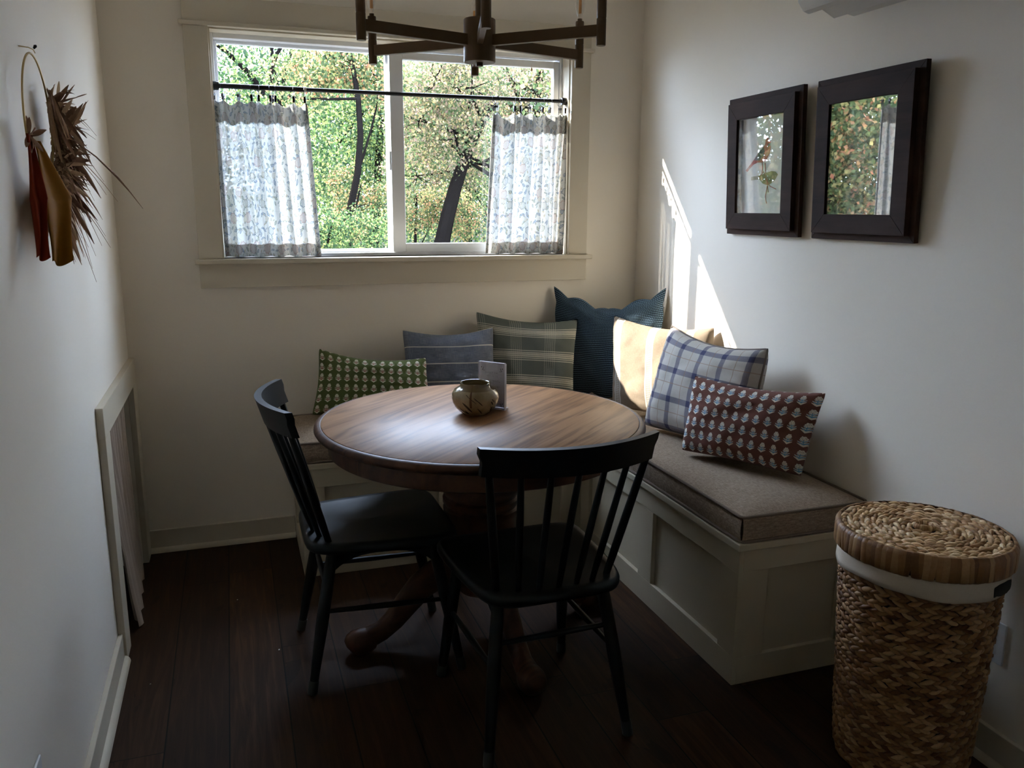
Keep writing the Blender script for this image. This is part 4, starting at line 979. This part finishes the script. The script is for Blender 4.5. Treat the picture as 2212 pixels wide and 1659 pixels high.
# ------------------------------------------------------------------ woven hamper
def hamper():
    cx, cy = 2.013, -2.063; rot = math.radians(40); A, B = .1735, .1860; HB = .584; HL = .655
    t = empty('laundry_hamper', (cx, cy, 0), 'oval woven water hyacinth hamper with lid beside the bench', 'hamper')
    cr, sr = math.cos(rot), math.sin(rot)
    def ov(a, k=1.0, z=0.0, e=0.0):
        x = (A*k+e)*math.cos(a); y = (B*k+e)*math.sin(a); return V(cx+x*cr-y*sr, cy+x*sr+y*cr, z)
    def frame(a, k):
        p = ov(a, k); q = ov(a+.01, k); tg = (q-p).normalized(); return tg, V(tg.y, -tg.x, 0)
    rng = random.Random(2)
    prof = lambda z: (.835+.165*(z/HB)**.8)*(.95+.05*min(1, z/.04))
    body = MB(); body.lathe((cx, cy, 0), [(.0, .002)]+[(prof(q*HB/12)*.965, .002+q*(HB-.002)/12) for q in range(13)]+[(.90, HB), (.74, .03), (.0, .02)], 72, A, B, rot)
    bo = body.build('body', M_WICKD, t, sharp=60)
    def strand(m, c, tg, up, nr, L, wd, dp):
        n = 6; prof_ = (.25, .75, 1, .98, .70, .22); vs = []
        for i, s in enumerate(prof_):
            q = (i/(n-1)-.5)*L
            for k in range(6):
                an = 2*PI*k/6; vs.append(c+tg*q+up*(math.cos(an)*wd*s)+nr*(math.sin(an)*dp*s+dp*.7*(s-.6)))
        m.add(vs, [(i*6+k, i*6+(k+1) % 6, (i+1)*6+(k+1) % 6, (i+1)*6+k) for i in range(n-1) for k in range(6)]+[tuple(range(6))[::-1], tuple(30+k for k in range(6))])
    m = MB(); rows = 43; per = 1.225
    for r in range(rows):
        z = .012+r*(HB-.055)/rows+.006; cnt = 50; k_ = prof(z); lean = .40 if r % 2 else -.40
        for k in range(cnt):
            a = 2*PI*(k+.5*(r % 2)+rng.uniform(-.12, .12))/cnt; tg, nr = frame(a, k_); c = ov(a, k_*.99, z+rng.uniform(-.002, .002))
            d = (tg*math.cos(lean)+V(0, 0, math.sin(lean))).normalized(); up = nr.cross(d)
            strand(m, c+nr*rng.uniform(-.002, .003), d, up, nr, .038*rng.uniform(.9, 1.15), .0066, .0062)
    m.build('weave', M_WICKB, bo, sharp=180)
    # cloth liner folded over the rim
    ln = MB(); ln.grid(lambda a, b: ov(2*PI*a, 1.0, .545+.050*b+.004*math.sin(a*2*PI*3)*(1-b),   .0115-.003*b+.002*math.sin(a*60)), 140, 4, lambda a, b: (a*1.2, b*.05)); ln.build('liner', M_LINER, t, sharp=180, solid=.002)
    lid = MB(); LA, LB = A+.0155, B+.0155
    def lv(a, k, z): 
        x = LA*k*math.cos(a); y = LB*k*math.sin(a); return V(cx+x*cr-y*sr, cy+x*sr+y*cr, z)
    lid.lathe((cx, cy, 0), [(.0, HL-.012), (.985, HL-.012), (.985, HL-.060), (.95, HL-.060), (.95, HL-.020), (.0, HL-.020)], 72, LA, LB, rot)
    lo = lid.build('lid', M_WICKD, t, sharp=60)
    m = MB(); nrg = 12
    for r in range(nrg):
        k0 = .135+(r+.5)*(.96-.135)/nrg; per = 2*PI*math.sqrt((LA*LA+LB*LB)/2)*k0; cnt = max(8, int(per/.022)); lean = .30 if r % 2 else -.30
        for k in range(cnt):
            a = 2*PI*(k+rng.uniform(-.15, .15))/cnt; p = lv(a, k0, HL-.008); q = lv(a+.01, k0, HL-.008); tg = (q-p).normalized(); nr = V(0, 0, 1); o = tg.cross(nr); d = (tg*math.cos(lean)+o*math.sin(lean)).normalized()
            strand(m, p+V(0, 0, rng.uniform(-.002, .002)), d, d.cross(nr), nr, .040*rng.uniform(.85, 1.15), .0066, .0058)
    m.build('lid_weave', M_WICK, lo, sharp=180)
    m = MB(); cnt = 96
    for k in range(cnt):                                   # flat wraps round the lid rim
        a = 2*PI*k/cnt; p = lv(a, 1.0, 0); q = lv(a+.01, 1.0, 0); tg = (q-p).normalized(); nr = V(tg.y, -tg.x, 0); tl = rng.uniform(-.12, .12); wd = rng.uniform(.0080, .0125)
        path = [p-nr*.008+V(0, 0, HL-.003), p-nr*.001+V(0, 0, HL-.004), p+nr*.004+V(0, 0, HL-.012), p+nr*.0045+tg*tl*.02+V(0, 0, HL-.035), p+nr*.004+tg*tl*.05+V(0, 0, HL-.058), p-nr*.002+tg*tl*.05+V(0, 0, HL-.063)]
        m.tube(path, [(wd, rng.uniform(.0010, .0026))]*6, 8, True, None, tuple(nr))
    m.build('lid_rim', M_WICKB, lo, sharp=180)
    m = MB(); n = 40; cc = lv(0, 0, HL)                    # coiled knot in the middle of the lid
    for k in range(n):
        a = 2*PI*k/n; k0 = .10; p = lv(a, k0, HL-.001); q = lv(a+.01, k0, HL); tg = (q-p).normalized(); o = tg.cross(V(0, 0, 1))
        m.tube([p-o*.009+V(0, 0, -.004), p-o*.006+V(0, 0, .005), p+V(0, 0, .008), p+o*.006+V(0, 0, .005), p+o*.009+V(0, 0, -.004)], .0028, 6)
    m.lathe((cx, cy, HL-.006), [(.0, .006), (.07, .006), (.09, 0)], 24, LA, LB, rot); m.build('lid_knot', M_WICK, lo, sharp=180)
    # dark patch painted for the shade of a hand hole near the rim
    a = -1.957; tg, nr = frame(a, 1.0); c = ov(a, 1.0, .563); P = [c+tg*s+nr*(.012-1.6*s*s) for s in (-.040, -.02, 0, .02, .040)]
    m = MB(); m.tube(P, [(.0015, .013), (.0015, .017), (.0015, .017), (.0015, .017), (.0015, .013)], 10, True, None, (0, 0, 1)); m.build('hand_hole_shade', M_DARK, t)
hamper()
for (u, v), s, lb in (((603, 1404), .0028, 'white crumb on the floor nearest the left chair leg'), ((513, 1296), .0024, 'white crumb on the floor farthest from the camera'), ((325, 1478), .002, 'white crumb on the floor nearest the left wall')):
    m_ = C.camera.matrix_world; d = m_.to_3x3() @ V((u-1106)/1780, (829.5-v)/1780, -1); p = m_.translation+d*(-m_.translation.z/d.z)
    b = MB().lathe((0, 0, 0), [(.0, 0), (s, .0002), (s*1.1, s*.6), (s*.5, s*1.1), (.0, s*1.2)], 7, 1, .7, .5); o = b.build('crumb', M_PLASTIC); o.location = (p.x, p.y, .0001); tag(o, lb, 'crumb', 'crumbs on the floor')
